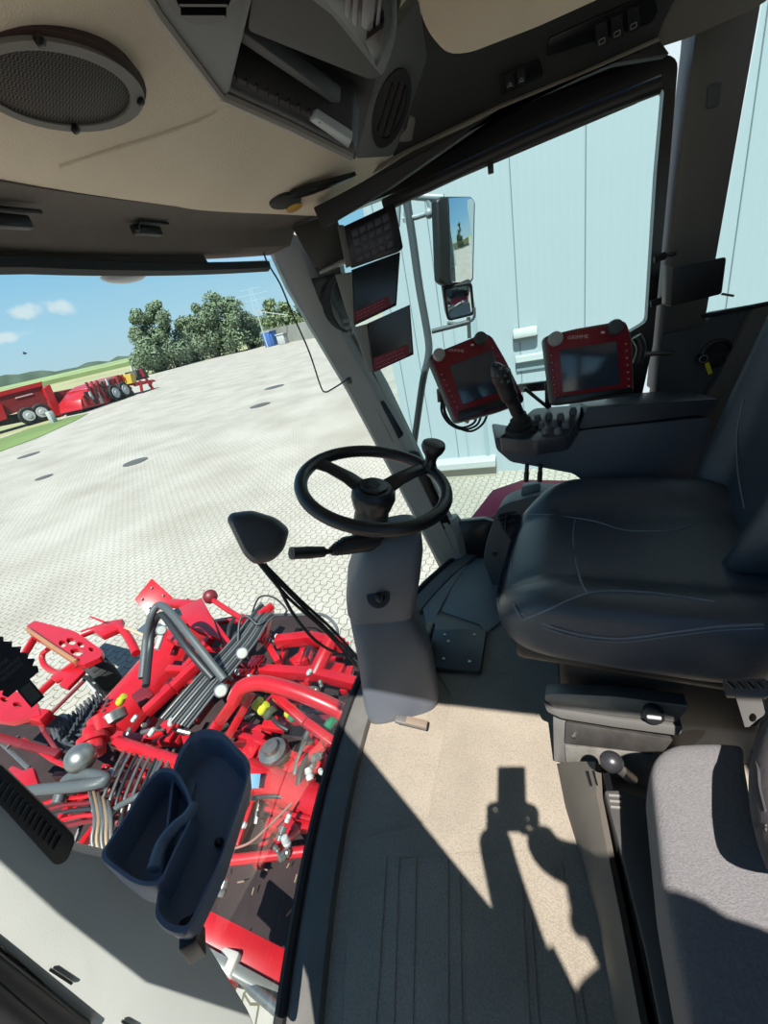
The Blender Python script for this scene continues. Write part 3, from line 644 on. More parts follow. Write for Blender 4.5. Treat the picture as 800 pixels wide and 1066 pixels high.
m.build('cushion', FB, js, 80, 1)
m = M(); m.box((.30, -.42, .19), (.36, .36, .2), None, .02); m.build('pedestal', BLACK, js)
m = M(); m.box((.30, -.42, .05), (.40, .40, .1), None, .01); m.build('base_plate', BLACK, js)
# jacket lying at the right edge
jk = M(); JF = mat('jacket_cloth', (84, 78, 80), .9, var=.12, vscale=40, bump=.5, bscale=90)
R = []
for (a, b, D), (c, d, E_) in zip([(803, 735, .95), (786, 770, .90), (778, 800, .86), (779, 840, .82), (788, 880, .79), (806, 930, .76)], [(850, 735, .97), (850, 760, .9), (860, 800, .86), (860, 840, .82), (870, 890, .79), (880, 930, .76)]):
    p = at(a, b, D=D); q = at(c, d, D=E_); n = (CAM-p).normalized()
    R.append([p, p.lerp(q, .12)+n*.03, p.lerp(q, .35)+n*.045, p.lerp(q, .6)+n*.03, q+n*.03, q-n*.10, p.lerp(q, .4)-n*.12, p-n*.06])
jk.rings(R); J = thing('jacket', 'dark folded jacket lying beside the grey jump seat cushion', 'jacket', at(800, 840, z=.42))
jo = jk.build('cloth', JF, J, 80, 2); BJ = bvh_of(jo)
for pts in [[(784, 782), (790, 800), (792, 820), (798, 845)], [(779, 858), (786, 857), (799, 860)], [(780, 862), (787, 861), (799, 864)]]:
    q = [cast(x, y, BJ, .0005) for x, y in pts]; q = [p for p in q if p is not None]
    if len(q) > 1: m = M(); m.tube(q, .0018, 6, 4); m.build('seam', mat('jacket_seam', (62, 58, 60), .9), jo)
# seat belt latch
PBk = facing(776, 725, .96, (.1, 0, .2))
bu = thing('belt_latch', 'metal seat belt latch with dark moulded grip beside the seat base', 'seat belt', on(776, 725, PBk))
m = M(); m.slab(rp([(752, 707, 3), (798, 706, 3), (802, 722), (797, 726), (756, 724)], 2), PBk, .02, .005); g_ = m.build('grip', mat('belt_grip', (70, 68, 66), .4), bu)
m = M()
for i in range(4): m.tube([on(758+i*10, 710, (PBk[0]+PBk[1]*.002, PBk[1])), on(765+i*10, 717, (PBk[0]+PBk[1]*.002, PBk[1]))], .003, 8)
m.build('grip_rib', SATIN, g_)
m = M(); plate(m, [(766, 724), (793, 724), (797, 742), (788, 756), (776, 757)], [ell(784, 747, 4, 4.6, 0, 12)], (PBk[0]-PBk[1]*.004, PBk[1]), .004); m.build('tongue', mat('tongue_metal', (44, 42, 40), .45, .5), bu)
# ================================================================== ARMREST CONSOLE, JOYSTICK, TERMINALS
AR = mat('armrest_grey', (78, 84, 94), .45, var=.06, vscale=9, bump=.2, bscale=1400)
PA = (V((1.34, 0, 0)), V((-1, -.12, .1)).normalized())
ar = thing('armrest_console', 'dark grey armrest console right of the driver seat', 'armrest', at(640, 470, x=1.35))
m = M(); m.slab(rp([(515, 455), (517, 468), (532, 481), (560, 486), (597, 493), (613, 505), (690, 508), (735, 500), (740, 434), (604, 448), (597, 458), (560, 462)], 4), PA, .24, .012, 3); m.build('body', AR, ar)
m = M(); m.slab(rp([(602, 447), (612, 424), (660, 421), (750, 415), (742, 430)], 2), (PA[0]+PA[1]*.003, PA[1]), .22, .006); m.build('lid', mat('lid_black', (58, 61, 67), .35, bump=.2, bscale=1200), ar)
PTOP = (on(560, 447, (V((1.36, 0, 0)), V((1, 0, 0)))), V((-.12, .02, 1)).normalized())
m = M(); m.slab(rp([(519, 456), (534, 444), (556, 425), (606, 421), (603, 436), (592, 453), (558, 459)], 4), PTOP, .05, .006); m.build('control_deck', mat('deck_black', (52, 54, 60), .35), ar)
PTK = (PTOP[0]+PTOP[1]*.001, PTOP[1])
for px, py in [(560, 437), (572, 435), (584, 436), (564, 445), (577, 443), (589, 445), (568, 451), (581, 451), (597, 430)]:
    m = M(); q = on(px, py, PTK); m.lathe(q, PTOP[1], [(.012, 0), (.010, .014), (.007, .018), (.0, .018)], 12); m.build('button', mat('button_grey', (96, 98, 102), .5), ar)
for px in (549, 563):
    m = M(); a = at(px, 484, x=1.38); b = at(px-1, 501, x=1.38); m.cyl(a, b, .007, 10); m.cyl(a.lerp(b, .45), b, .0085, 10); m.build('peg', BLACK, ar)
# joystick
j0 = on(543, 448, PTOP); joy = thing('joystick', 'black multifunction joystick on the front of the armrest', 'joystick', j0)
tp = at(521, 388, D=(at(540, 440, x=1.33)-CAM).length-.04); ja = (tp-j0).normalized()
m = M(); m.lathe(j0, PTOP[1], [(.05, 0), (.048, .012), (.036, .018), (.039, .024), (.03, .032), (.032, .038), (.022, .046), (.019, .06)], 22); m.build('boot', RUBBER, joy)
jm = j0.lerp(tp, .45)+V((-.0, -.006, 0)); m = M(); m.tube([j0+PTOP[1]*.03, jm, j0.lerp(tp, .7), tp], [.017, .02, .026, .03], 14, 5); m.build('stem', BLACK, joy)
m = M(); s = (RM @ V((1, 0, 0))); R_ = Matrix((ja.cross(s).normalized(), s, ja)).transposed(); m.ball(j0.lerp(tp, .9), (.030, .032, .055), R_, 20, 12); hd = m.build('grip', BLACK, joy)
BH = bvh_of(hd)
for px, py in [(517, 379), (521, 384), (526, 382), (519, 391), (526, 391), (529, 397), (523, 397)]:
    q = cast(px, py, BH, .001)
    if q: m = M(); m.lathe(q, (CAM-q).normalized(), [(.005, -.002), (.004, .003), (.0, .0035)], 10); m.build('thumb_button', mat('button_dim', (74, 76, 80), .5), hd)
# ---- red control terminals
SCR = mat('screen_glass', (44, 54, 66), .15, spec=.8)
def terminal(name, label, quad, pl, scr, knobs, logo, keysL, keysR, dark, led):
    t = thing(name, label, 'terminal', on(quad[0][0], quad[2][1], pl))
    m = M(); m.slab(rp(quad, 6), pl, .045, .006, 3); m.build('housing', mat('terminal_grey', (62, 62, 62), .5), t)
    m = M(); m.slab(rp([(x*.955+.045*sum(q[0] for q in quad)/len(quad), y*.955+.045*sum(q[1] for q in quad)/len(quad)) for x, y, *_ in quad], 5), up(pl, .003), .008, .002); fr = m.build('red_front', DRED, t)
    m = M(); m.slab(rp(dark, 2), up(pl, .005), .004, .001); m.build('lower_strip', SATIN, t)
    m = M(); m.slab(rp(scr, 1.5), up(pl, .0045), .006, .001); m.build('screen', SCR, t)
    for (px, py, r, mt) in knobs:
        m = M(); q = on(px, py, up(pl, .003)); m.lathe(q, pl[1], [(r, 0), (r, .012), (r*.85, .018), (r*.4, .019), (.0, .019)], 22); m.build('knob', mt, t)
    m = M(); text_mesh(m, 'GRIMME', logo[2], on(logo[0], logo[1], up(pl, .0034)), frame(pl) @ Matrix.Rotation(radians(logo[3]), 3, 'Z'), .0003, 1.15); m.build('lettering', mat('logo_pale', (205, 170, 172), .5), fr)
    for px, py in keysL+keysR:
        m = M(); q = on(px, py, up(pl, .003)); m.box(q, (.013, .010, .003), frame(pl), .001); m.build('key', mat('terminal_key', (112, 14, 28), .5), t)
        m = M(); m.box(q+pl[1]*.0018, (.004, .003, .0006), frame(pl)); m.build('key_mark', mat('key_pale', (190, 150, 152), .5), t.children[-1])
    m = M(); m.box(on(led[0], led[1], up(pl, .0034)), (.010, .006, .002), frame(pl)); m.build('indicator', mat('pale_mark', (210, 205, 200), .4), t)
    return t
KG = mat('knob_pale', (150, 148, 142), .4); KD = mat('knob_dark', (64, 66, 66), .45)
P2 = (at(614, 378, x=1.46), V((-.9, -.22, .22)).normalized())
lrp = lambda a, b, n: [(a[0]+(b[0]-a[0])*i/(n-1), a[1]+(b[1]-a[1])*i/(n-1)) for i in range(n)]
tA = terminal('control_terminal', 'red framed control terminal with large screen, upright right of the joystick', [(567, 350), (600, 342), (652, 333), (659, 352), (661, 411), (620, 417), (576, 423)], P2, [(583, 364), (643, 355), (646, 400), (586, 409)], [(578, 353, .021, KG), (640, 341, .022, KD)], (602, 351, .0145, 3), lrp((574, 370), (578, 408), 6), lrp((652, 358), (655, 402), 7), [(580, 413), (658, 403), (660, 409), (577, 421)], (628, 346))
P1 = (at(497, 393, x=1.52), V((-.85, -.42, .42)).normalized())
tB = terminal('tilted_terminal', 'red framed control terminal tilted behind the joystick', [(446, 370), (505, 346), (513, 350), (528, 376), (548, 418), (520, 428), (475, 440)], P1, [(468, 381), (512, 364), (530, 405), (482, 421)], [(457, 370, .021, KG), (500, 353, .022, KD)], (475, 365, .0135, -3), lrp((460, 390), (476, 424), 7), lrp((513, 362), (532, 398), 5), [(477, 428), (541, 409), (546, 417), (478, 437)], (492, 359))
# brackets
m = M(); a = on(541, 404, (P1[0]-P1[1]*.06, P1[1])); b = at(571, 401, x=1.50); m.beam(a, b, .02, .03, bevel=.003); m.beam(b+V((0, .0, .01)), at(571, 424, x=1.5), .02, .02, bevel=.003); m.beam(at(546, 404, x=1.5), at(572, 425, x=1.5), .012, .01)
tag(m.build('terminal_bracket', SATIN), 'black metal bracket joining the two red terminals', 'bracket')
m = M(); m.tube([at(663, 350, x=1.53), at(668, 362, x=1.53), at(664, 378, x=1.53)], .014, 10, 4); m.build('clamp', BLACK, tA)
m = M(); m.tube([at(665, 369, x=1.54), at(700, 367, x=1.68)], .008, 10); m.build('rod', SATIN, tA)
cb = tB
for q in [[(461, 412), (460, 428), (468, 441), (482, 447), (496, 443), (501, 432), (500, 420)], [(463, 414), (464, 430), (474, 443), (490, 449), (503, 441), (508, 428), (506, 420)], [(458, 408), (461, 420), (466, 436), (480, 445), (494, 440), (497, 428)]]:
    m = M(); m.tube([at(x, y, x=1.60) for x, y in q], .0045, 8, 5); m.build('cable', RUBBER, cb)
m = M(); m.cyl(at(458, 405, x=1.60), at(459, 418, x=1.6), .012); m.build('plug', BLACK, cb)
m = M(); m.tube([at(x, y, x=1.605) for x, y in [(486, 440), (490, 434), (495, 436)]], .007, 8, 4); m.build('orange_sleeve', mat('orange_sleeve', (214, 110, 80), .5), cb)
# ---- pillar monitors
def hood(name, label, face, side, pl, red, lines):
    t = thing(name, label, 'monitor', on(face[0][0], face[0][1], pl))
    m = M(); m.slab(face, pl, .03, .002); m.build('casing', SATIN, t)
    c = (sum(p[0] for p in face)/len(face), sum(p[1] for p in face)/len(face))
    m = M(); m.slab([(c[0]+(x-c[0])*.93, c[1]+(y-c[1])*.93-1) for x, y in face], up(pl, .001), .004); m.build('screen', mat('screen_black', (9, 10, 12), .15), t)
    m = M(); m.slab(side, up(pl, .0005), .03, .002); m.build('side_panel', mat('hood_grey', (120, 120, 114), .5), t)
    m = M(); m.slab(rp(red, 1), up(pl, .0025), .003); s = m.build('sticker', mat('sticker_red', (108, 14, 38), .5), t)
    m = M(); ux = V(red[1])-V(red[0]); uy = V(red[3])-V(red[0]); rnd = random.Random(len(label))
    for r in range(lines):
        f = (r+.7)/(lines+.4); t0 = .08
        while t0 < .88:
            w = rnd.uniform(.03, .1); a = V(red[0])+ux*t0+uy*f; b = V(red[0])+ux*min(t0+w, .92)+uy*f
            m.beam(on(a.x, a.y, up(pl, .0028)), on(b.x, b.y, up(pl, .0028)), .0022, .0004, pl[1]); t0 += w+.03
    m.build('warning_text', mat('sticker_text', (170, 92, 106), .5), s); return t
Q1 = (at(390, 300, x=1.60), V((-.92, -.36, .05)).normalized())
hood('upper_pillar_monitor', 'upper black monitor with red warning sticker on the right pillar', [(366, 281), (417, 262), (413, 318), (369, 339)], [(349, 286), (366, 283), (369, 339), (362, 328)], Q1, [(369, 325), (404, 308), (408, 318), (370, 336)], 3)
Q2 = (at(405, 352, x=1.55), V((-.92, -.36, .05)).normalized())
hood('lower_pillar_monitor', 'lower black monitor with red warning sticker beside the exterior mirror', [(382, 337), (427, 317), (431, 369), (389, 388)], [(368, 341), (382, 337), (389, 388), (384, 388)], Q2, [(389, 373), (425, 358), (427, 369), (389, 387)], 3)
Q0 = (at(388, 247, x=1.58), V((-.9, -.40, -.05)).normalized())
kpd = thing('keypad_monitor', 'grid keypad panel at the top of the right pillar', 'keypad', on(388, 247, Q0))
m = M(); m.slab(rp([(355, 237), (411, 211), (420, 258), (416, 262), (367, 279), (361, 270)], 2), Q0, .045, .004); m.build('housing', SATIN, kpd)
m = M(); m.slab([(352, 234), (358, 234), (367, 276), (361, 279)], up(Q0, .003), .04, .002); m.build('side_bezel', mat('kp_grey', (84, 82, 78), .5), kpd)
m = M(); m.slab([(365, 240), (405, 220), (414, 257), (371, 273)], up(Q0, .002), .004, .001); m.build('panel', mat('kp_panel', (34, 36, 46), .3), kpd)
for r in range(4):
    for c in range(5):
        f = lambda u, v: (365+40*u+8*v-2*u*v, 240-20*u+34*v+3*u*v)
        a = [f((c+.08)/5, (r+.1)/4), f((c+.92)/5, (r+.1)/4), f((c+.92)/5, (r+.9)/4), f((c+.08)/5, (r+.9)/4)]
        m = M(); m.slab(a, up(Q0, .004), .004, .0006); m.build('key', mat('kp_key', (52, 54, 68), .35), kpd)
mb = thing('monitor_bracket', 'dark sheet metal bracket behind the pillar monitors', 'bracket', at(335, 270, x=1.66))
m = M(); m.slab([(304, 236), (350, 222), (362, 268), (334, 280), (326, 276)], (at(335, 255, x=1.64), Q0[1]), .03, .003); m.build('upper_plate', mat('bracket_dark', (48, 46, 44), .6), mb)
m = M(); m.beam(at(334, 284, x=1.62), at(364, 270, x=1.62), .03, .012, bevel=.002); m.build('strut', PAINTMETAL, mb)
m = M(); m.slab([(324, 290), (350, 284), (352, 290), (340, 300), (336, 320), (332, 312)], (at(335, 300, x=1.66), Q0[1]), .02, .002); m.build('lower_plate', SATIN, mb)
pc = thing('pillar_cable', 'bundle of black cables looping beside the right pillar', 'cable', at(345, 320, x=1.62))
for k in range(4):
    q = [(352+k, 284), (343+k, 296), (337+k*2, 312), (340+k*2, 328), (350+k, 340), (362-k, 345)]
    m = M(); m.tube([at(x, y, x=1.61-.006*k) for x, y in q], .0055, 8, 5); m.build('cable', RUBBER, pc)
for q in [(360, 334), (362, 341), (365, 347)]:
    m = M(); c = at(*q, x=1.59); m.box(c, (.012, .02, .014), None, .003); m.build('plug', mat('plug_grey', (92, 92, 90), .5), pc)
# thin wire and hook along the pillar
m = M(); m.tube([at(x, y, x=1.60) for x, y in [(267, 236), (277, 270), (292, 296), (306, 330), (322, 366), (334, 402), (339, 408), (346, 405), (362, 395)]], .0032, 8, 4)
wr = thing('antenna_wire', 'thin bent black wire hanging in front of the right windscreen pillar', 'wire', at(339, 408, x=1.6)); m.build('wire', SATIN, wr)
m = M(); m.box(at(364, 396, x=1.61), (.02, .02, .025), None, .004); m.build('clip', SATIN, wr)
m = M(); m.tube([at(x, y, x=1.59) for x, y in [(268, 237), (274, 234), (279, 245), (281, 256)]], .003, 6, 3); m.build('hook', SATIN, wr)
# ---- grey side console right of the driver seat front
PSC = (V((1.50, 0, 0)), V((-1, .12, .15)).normalized())
sc_ = thing('side_console', 'grey moulded side console between driver seat and right door', 'side console', at(520, 620, x=1.5))
m = M(); m.slab(rp([(503, 583), (507, 562), (518, 530), (528, 524), (560, 515), (640, 520), (640, 700), (525, 650), (512, 606)], 6), PSC, .16, .014, 3); m.build('body', DARKGREY, sc_)
PSK = (on(530, 540, PSC)+V((.03, 0, .03)), V((-.45, .1, .9)).normalized())
m = M(); m.slab(rp([(517, 533), (528, 525), (545, 524), (540, 545), (532, 560), (524, 552)], 3), PSK, .03, .004); m.build('tray_insert', BLACK, sc_)
m = M(); m.slab([(543, 507), (562, 503), (563, 528), (541, 532)], (V((1.56, 0, 0)), PSC[1]), .05, .005); m.build('bracket', mat('console_bracket', (92, 100, 104), .5), sc_)
for a, b in [((518, 541), (530, 537)), ((522, 545), (536, 542)), ((520, 536), (538, 533)), ((528, 532), (527, 552))]:
    m = M(); m.tube([on(*a, up(PSK, .006)), on(*b, up(PSK, .008))], .004, 8); m.build('switch_bar', SATIN, sc_)
m = M(); m.box(on(515, 577, up(PSC, .002)), (.01, .02, .014), None, .003); m.build('latch', BLACK, sc_)
# lower door frame gusset at the foot of the pillar
m = M(); m.slab(rp([(466, 560), (478, 543), (505, 540), (520, 545), (514, 590), (484, 588)], 3), (V((1.74, 0, 0)), V((-1, 0, .2)).normalized()), .05, .008); struct(m.build('trim_18', SATIN))
# ================================================================== FRONT MIRROR (outside the glass), TRAY, AIR FRESHENER
fm = thing('front_mirror', 'grey front view mirror on thin rods outside the windscreen', 'mirror', at(268, 585, y=.80))
PM = facing(268, 558, 1.22, (.35, .25, -.2))
m = M(); R = []
o_ = rp([(236, 541), (240, 534), (262, 531), (288, 539), (302, 551), (296, 572), (284, 584), (265, 588), (254, 578)], 6)
c = (268, 558)
for k, d in [(.55, .055), (.8, .05), (.95, .03), (1, .008), (1, -.008), (.96, -.014)]: R.append([on(c[0]+(x-c[0])*k, c[1]+(y-c[1])*k, (PM[0]+PM[1]*d, PM[1])) for x, y in o_])
m.rings(R); m.build('housing', mat('mirror_shell', (50, 53, 57), .5, bump=.15, bscale=900), fm, 45)
m = M(); m.slab([(c[0]+(x-c[0])*.9, c[1]+(y-c[1])*.9) for x, y in o_], (PM[0]-PM[1]*.0145, PM[1]), .003); m.build('mirror_glass', mat('mirror_silver', (220, 225, 228), .03, 1), fm)
for q in [[(268, 584), (300, 622), (340, 658), (372, 694)], [(272, 586), (306, 622), (345, 660), (376, 690)], [(278, 590), (312, 624), (346, 655), (374, 686)], [(276, 587), (290, 610), (306, 640), (330, 668), (356, 682), (372, 684)]]:
    m = M(); m.tube([on(x, y, (V((0, .86-.0004*(x-268), 0)), V((0, -1, 0)))) for x, y in q], .006, 8, 4); m.build('rod', RUBBER, fm)
# drinks tray
TR = mat('tray_blue_grey', (84, 98, 118), .45, bump=.15, bscale=900)
dt = thing('drinks_tray', 'dark blue-grey moulded cup tray fixed to the left pillar', 'tray', at(180, 860, z=.56))
def bowl(name, out, z, depth, wall, floor_k, par, rot=0):
    pl = (V((0, 0, z)), V((.10, .0, 1)).normalized()); pl = (at(190, 860, z=z), V((.06, -.12, 1)).normalized())
    O = [V(p) for p in out]; c = sum(O, V((0, 0)))/len(O); nn = pl[1]
    def r(k, d): return [on(c.x+(p.x-c.x)*k, c.y+(p.y-c.y)*k, pl)-nn*d for p in O]
    m = M(); m.rings([r(.93, depth+.006), r(.97, depth*.5), r(1.0, .004), r(.985, 0), r(wall, 0), r(wall-.02, .004), r(wall-.05, depth*.6), r(floor_k, depth), r(floor_k*.5, depth)]); return m.build(name, TR, par, 50)
bowl('long_tray', rp([(160, 958), (181, 790), (200, 759), (228, 756), (262, 792), (258, 815), (228, 905), (194, 974), (176, 972)], 16, 6), .63, .03, .92, .83, dt)
bowl('cup_pocket', rp([(101, 893), (128, 852), (152, 812), (168, 797), (184, 800), (201, 830), (200, 855), (184, 885), (166, 925), (140, 922)], 12, 5), .645, .045, .91, .8, dt)
m = M(); P3 = (at(190, 860, z=.612), V((.1, 0, 1)).normalized()); m.slab(rp([(186, 822), (196, 806), (204, 812), (190, 870), (182, 900), (176, 890)], 4), P3, .02, .006); m.build('divider', TR, dt)
m = M(); m.tube([on(x, y, up(P3, .03)) for x, y in [(160, 905), (168, 880), (182, 862), (196, 850), (203, 838)]], .008, 10, 5); m.build('pocket_lip', TR, dt)
m = M(); q = at(228, 877, z=.60); m.ball(q, .006); m.build('screw', SATIN, dt)
m = M(); m.beam(at(195, 968, z=.60), at(206, 985, z=.56), .03, .02, bevel=.003); m.build('mount', BLACK, dt)
# tree-shaped air freshener
PF = facing(22, 712, .62, (0, 0, 0))
af = thing('air_freshener', 'black tree-shaped card air freshener hanging by the left pillar', 'air freshener', on(22, 712, PF))
axd = V((22-602, 712-1410)).normalized(); pxn = V((-axd.y, axd.x))
def tp_(u, v): q = V((32, 722))+axd*u+pxn*v; return (q.x, q.y)
out = []
prof = [(12, 6), (12, 21), (18, 24), (21, 20), (25, 27), (30, 21), (34, 26), (40, 19), (44, 24), (50, 16), (54, 20), (60, 13), (64, 16), (70, 9), (74, 11), (82, 3), (88, 0)]
for u, v in prof: out.append(tp_(u, v))
for u, v in reversed(prof[:-1]): out.append(tp_(u, -v))
AFK = mat('card_black', (14, 14, 15), .6)
m = M(); m.slab(out, PF, .0015); m.build('tree_card', AFK, af, 0)
m = M(); m.slab([tp_(-12, -9), tp_(-12, 9), tp_(13, 9), tp_(13, -9)], up(PF, .0002), .0015); tb = m.build('trunk_panel', AFK, af, 0)
m = M(); m.slab([tp_(-9, -6.5), tp_(-9, 6.5), tp_(10, 6.5), tp_(10, -6.5)], up(PF, .0005), .0008); m.build('panel_inset', mat('inset_grey', (74, 76, 70), .6), tb, 0)
m = M()
for u, v0, v1 in [(30, -14, 12), (36, -10, 14), (43, -12, 6), (4, -4, 4), (-2, -4, 3)]:
    v = v0; rn = random.Random(u)
    while v < v1:
        a, b = tp_(u-2, v), tp_(u+2.2, v+rn.uniform(-.6, .6)); m.beam(on(*a, up(PF, .0008)), on(*b, up(PF, .0008)), .0012, .0003, PF[1]); v += 2.6
m.build('lettering', mat('card_print', (66, 68, 70), .6), af, 0)
m = M(); m.tube([on(*tp_(86, 0), PF), on(*tp_(86, 0), PF)+V((0, 0, .35))], .0008, 6); m.build('string', mat('string_grey', (160, 160, 150), .8), af)
# ================================================================== OUTSIDE: YARD, HALL, TREES, MACHINES
GZ = -2.0
def paver_mat():
    m = mat('yard_pavers', (206, 200, 186), .9, spec=.1); nt = m.node_tree; b = nt.nodes['Principled BSDF']; L = nt.links.new
    tc = nt.nodes.new('ShaderNodeTexCoord'); mp = nt.nodes.new('ShaderNodeMapping'); mp.inputs['Rotation'].default_value = (0, 0, .12); L(tc.outputs['Object'], mp.inputs[0])
    sp = nt.nodes.new('ShaderNodeSeparateXYZ'); L(mp.outputs[0], sp.inputs[0])
    def math(op, a, b_=None, c_=None):
        n = nt.nodes.new('ShaderNodeMath'); n.operation = op
        for i, v in enumerate((a, b_, c_)):
            if v is None: continue
            if isinstance(v, (int, float)): n.inputs[i].default_value = v
            else: L(v, n.inputs[i])
        return n.outputs[0]
    # interlocking wavy blocks: zig-zag joints in both directions
    px_, py_ = .16, .11
    zz = math('PINGPONG', math('ADD', sp.outputs['X'], 500.0), px_/2)
    yy = math('DIVIDE', math('ADD', sp.outputs['Y'], math('MULTIPLY', zz, .45)), py_)
    row = math('FLOOR', yy); fy = math('FRACT', yy)
    xo = math('MULTIPLY', math('FLOORED_MODULO', row, 2.0), .5)
    zx = math('MULTIPLY', math('PINGPONG', fy, .5), .22)
    fx = math('FRACT', math('ADD', math('ADD', math('DIVIDE', sp.outputs['X'], px_), xo), zx))
    jy = math('LESS_THAN', math('PINGPONG', fy, .5), .055); jx = math('LESS_THAN', math('PINGPONG', fx, .5), .035)
    jn = math('MAXIMUM', jy, jx)
    n = nt.nodes.new('ShaderNodeTexNoise'); n.inputs['Scale'].default_value = .55; n.inputs['Detail'].default_value = 8; L(tc.outputs['Object'], n.inputs['Vector'])
    n2 = nt.nodes.new('ShaderNodeTexNoise'); n2.inputs['Scale'].default_value = 14; n2.inputs['Detail'].default_value = 3; L(tc.outputs['Object'], n2.inputs['Vector'])
    r = nt.nodes.new('ShaderNodeValToRGB'); r.color_ramp.elements[0].position = .3; r.color_ramp.elements[0].color = tuple(.55*v for v in lin((186, 178, 167))[:3])+(1,); r.color_ramp.elements[1].position = .66; r.color_ramp.elements[1].color = tuple(.55*v for v in lin((211, 204, 194))[:3])+(1,); L(n.outputs['Fac'], r.inputs[0])
    x2 = nt.nodes.new('ShaderNodeMixRGB'); x2.blend_type = 'MULTIPLY'; x2.inputs[0].default_value = .35; L(r.outputs[0], x2.inputs[1])
    r3 = nt.nodes.new('ShaderNodeMapRange'); r3.inputs['From Min'].default_value = .3; r3.inputs['From Max'].default_value = .7; r3.inputs['To Min'].default_value = .75; r3.inputs['To Max'].default_value = 1.1; L(n2.outputs['Fac'], r3.inputs[0]); L(r3.outputs[0], x2.inputs[2])
    x = nt.nodes.new('ShaderNodeMixRGB'); L(jn, x.inputs[0]); L(x2.outputs[0], x.inputs[1]); x.inputs[2].default_value = tuple(.55*v for v in lin((132, 126, 104))[:3])+(1,); L(x.outputs[0], b.inputs['Base Color'])
    bp = nt.nodes.new('ShaderNodeBump'); bp.inputs['Strength'].default_value = .5; bp.inputs['Distance'].default_value = .006; bp.invert = True; L(jn, bp.inputs['Height']); L(bp.outputs[0], b.inputs['Normal']); return m
yd = [at(*p, z=GZ) for p in [(300, 352), (150, 392), (90, 418), (60, 437), (-60, 480)]]
m = M(); m.prism([V((-60, -60, GZ)), V((130, -60, GZ)), V((130, 30, GZ)), yd[0], yd[1], yd[2], yd[3], V((-60, 62, GZ))], (0, 0, -.2))
struct(m.build('ground', paver_mat(), smooth=0, origin=1))
GR = mat('field_green', (118, 140, 74), .95, var=.2, vscale=.12)
m = M(); m.put([V((-900, -200, GZ-.06)), V((900, -200, GZ-.06)), V((900, 1400, GZ-.06)), V((-900, 1400, GZ-.06))], [(0, 1, 2, 3)]); struct(m.build('ground', mat('field_straw', (176, 172, 124), .95, var=.2, vscale=.02), smooth=0))
m = M(); m.prism([at(*p, z=GZ+.03) for p in [(-60, 478), (30, 446), (72, 434), (92, 430), (80, 437), (40, 455), (-60, 492)]], (0, 0, -.05)); tag(m.build('grass_verge', GR), 'strip of green grass along the edge of the paved yard', 'grass', kind='stuff')
DC = mat('drain_iron', (96, 92, 86), .7, var=.2, vscale=30)
for i, (px, py, r, lb) in enumerate([(141, 481, .42, 'round iron drain cover nearest the cab in the paved yard'), (271, 422, .5, 'dark drain cover in the yard beyond the steering wheel'), (30, 474, .5, 'dark drain cover near the grass strip'), (286, 403, .6, 'farthest drain cover in the yard, near the pillar'), (46, 497, .3, 'small drain cover below the parked red machines')]):
    c = at(px, py, z=GZ); d = thing('drain_cover', lb, 'drain cover', c)
    m = M(); m.lathe(c, (0, 0, 1), [(r, 0), (r, .012), (r*.86, .013), (0, .013)], 24); m.build('frame', DC, d)
    m = M(); m.lathe(c, (0, 0, 1), [(r*.84, .013), (r*.84, .018), (0, .02)], 24); m.build('lid', mat('lid_iron', (70, 68, 64), .6), d)
# stains
SM = mat('yard_stain', (150, 143, 126), .9)
# ---- hall wall with vertical joints
def wallm():
    m = mat('hall_sheet', (188, 202, 208), .55); nt = m.node_tree; b = nt.nodes['Principled BSDF']; L = nt.links.new; tc = nt.nodes.new('ShaderNodeTexCoord'); w = nt.nodes.new('ShaderNodeTexWave'); w.bands_direction = 'Y'; w.wave_profile = 'TRI'; w.inputs['Scale'].default_value = 3.0
    L(tc.outputs['Object'], w.inputs['Vector']); bp = nt.nodes.new('ShaderNodeBump'); bp.inputs['Strength'].default_value = .25; bp.inputs['Distance'].default_value = .01; L(w.outputs['Fac'], bp.inputs['Height']); L(bp.outputs[0], b.inputs['Normal']); return m
HX_ = 7.45; YC0 = at(418, 430, x=HX_).y
m = M(); m.box((HX_+4, (YC0-40)/2, 4), (8, YC0+40, 12)); 
hall = struct(m.build('wall_outside', wallm(), smooth=0))
HP = (V((HX_-.012, 0, 0)), V((-1, 0, 0)))
JM = mat('joint_grey', (120, 140, 146), .7)
def vline(px, py, nm='trim_19'):
    q = at(px, py, x=HX_); m = M(); m.box((HX_-.004, q.y, 4), (.008, .012, 12)); struct(m.build(nm, JM, smooth=0))
for i, (px, py) in enumerate([(419, 390), (540, 330), (610, 200), (780, 150), (440, 190), (452, 470)]): vline(px, py, 'trim_%d' % (19+i))
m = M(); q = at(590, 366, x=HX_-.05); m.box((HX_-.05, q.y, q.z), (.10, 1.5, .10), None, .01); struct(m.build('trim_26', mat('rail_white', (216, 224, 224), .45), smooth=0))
m = M(); m.box((HX_-.02, q.y, q.z-.12), (.03, 1.5, .14)); struct(m.build('trim_27', mat('rail_shadow', (150, 172, 176), .6), smooth=0))  # strip in a darker tone, painted as the shadow below the white rail
q = at(547, 346, x=HX_-.08); wl = thing('wall_lamp', 'white box lamp on the pale hall wall between the two terminals', 'lamp', q)
m = M(); m.box(q, (.12, .36, .14), None, .03); m.build('lamp_cover', mat('lamp_white', (232, 238, 232), .3), wl)
m = M(); m.box(q+V((.03, 0, -.09)), (.08, .36, .06), None, .01); m.build('lamp_base', mat('lamp_grey', (150, 162, 162), .5), wl)
m = M(); a = at(440, 494, x=HX_-.25); b = at(510, 480, x=HX_-.25); m.box((HX_-.12, (a.y+b.y)/2, b.z-.05), (.30, abs(a.y-b.y)+.2, .14), None, .02); zt = b.z-.12; struct(m.build('trim_28', WHITE, smooth=0))
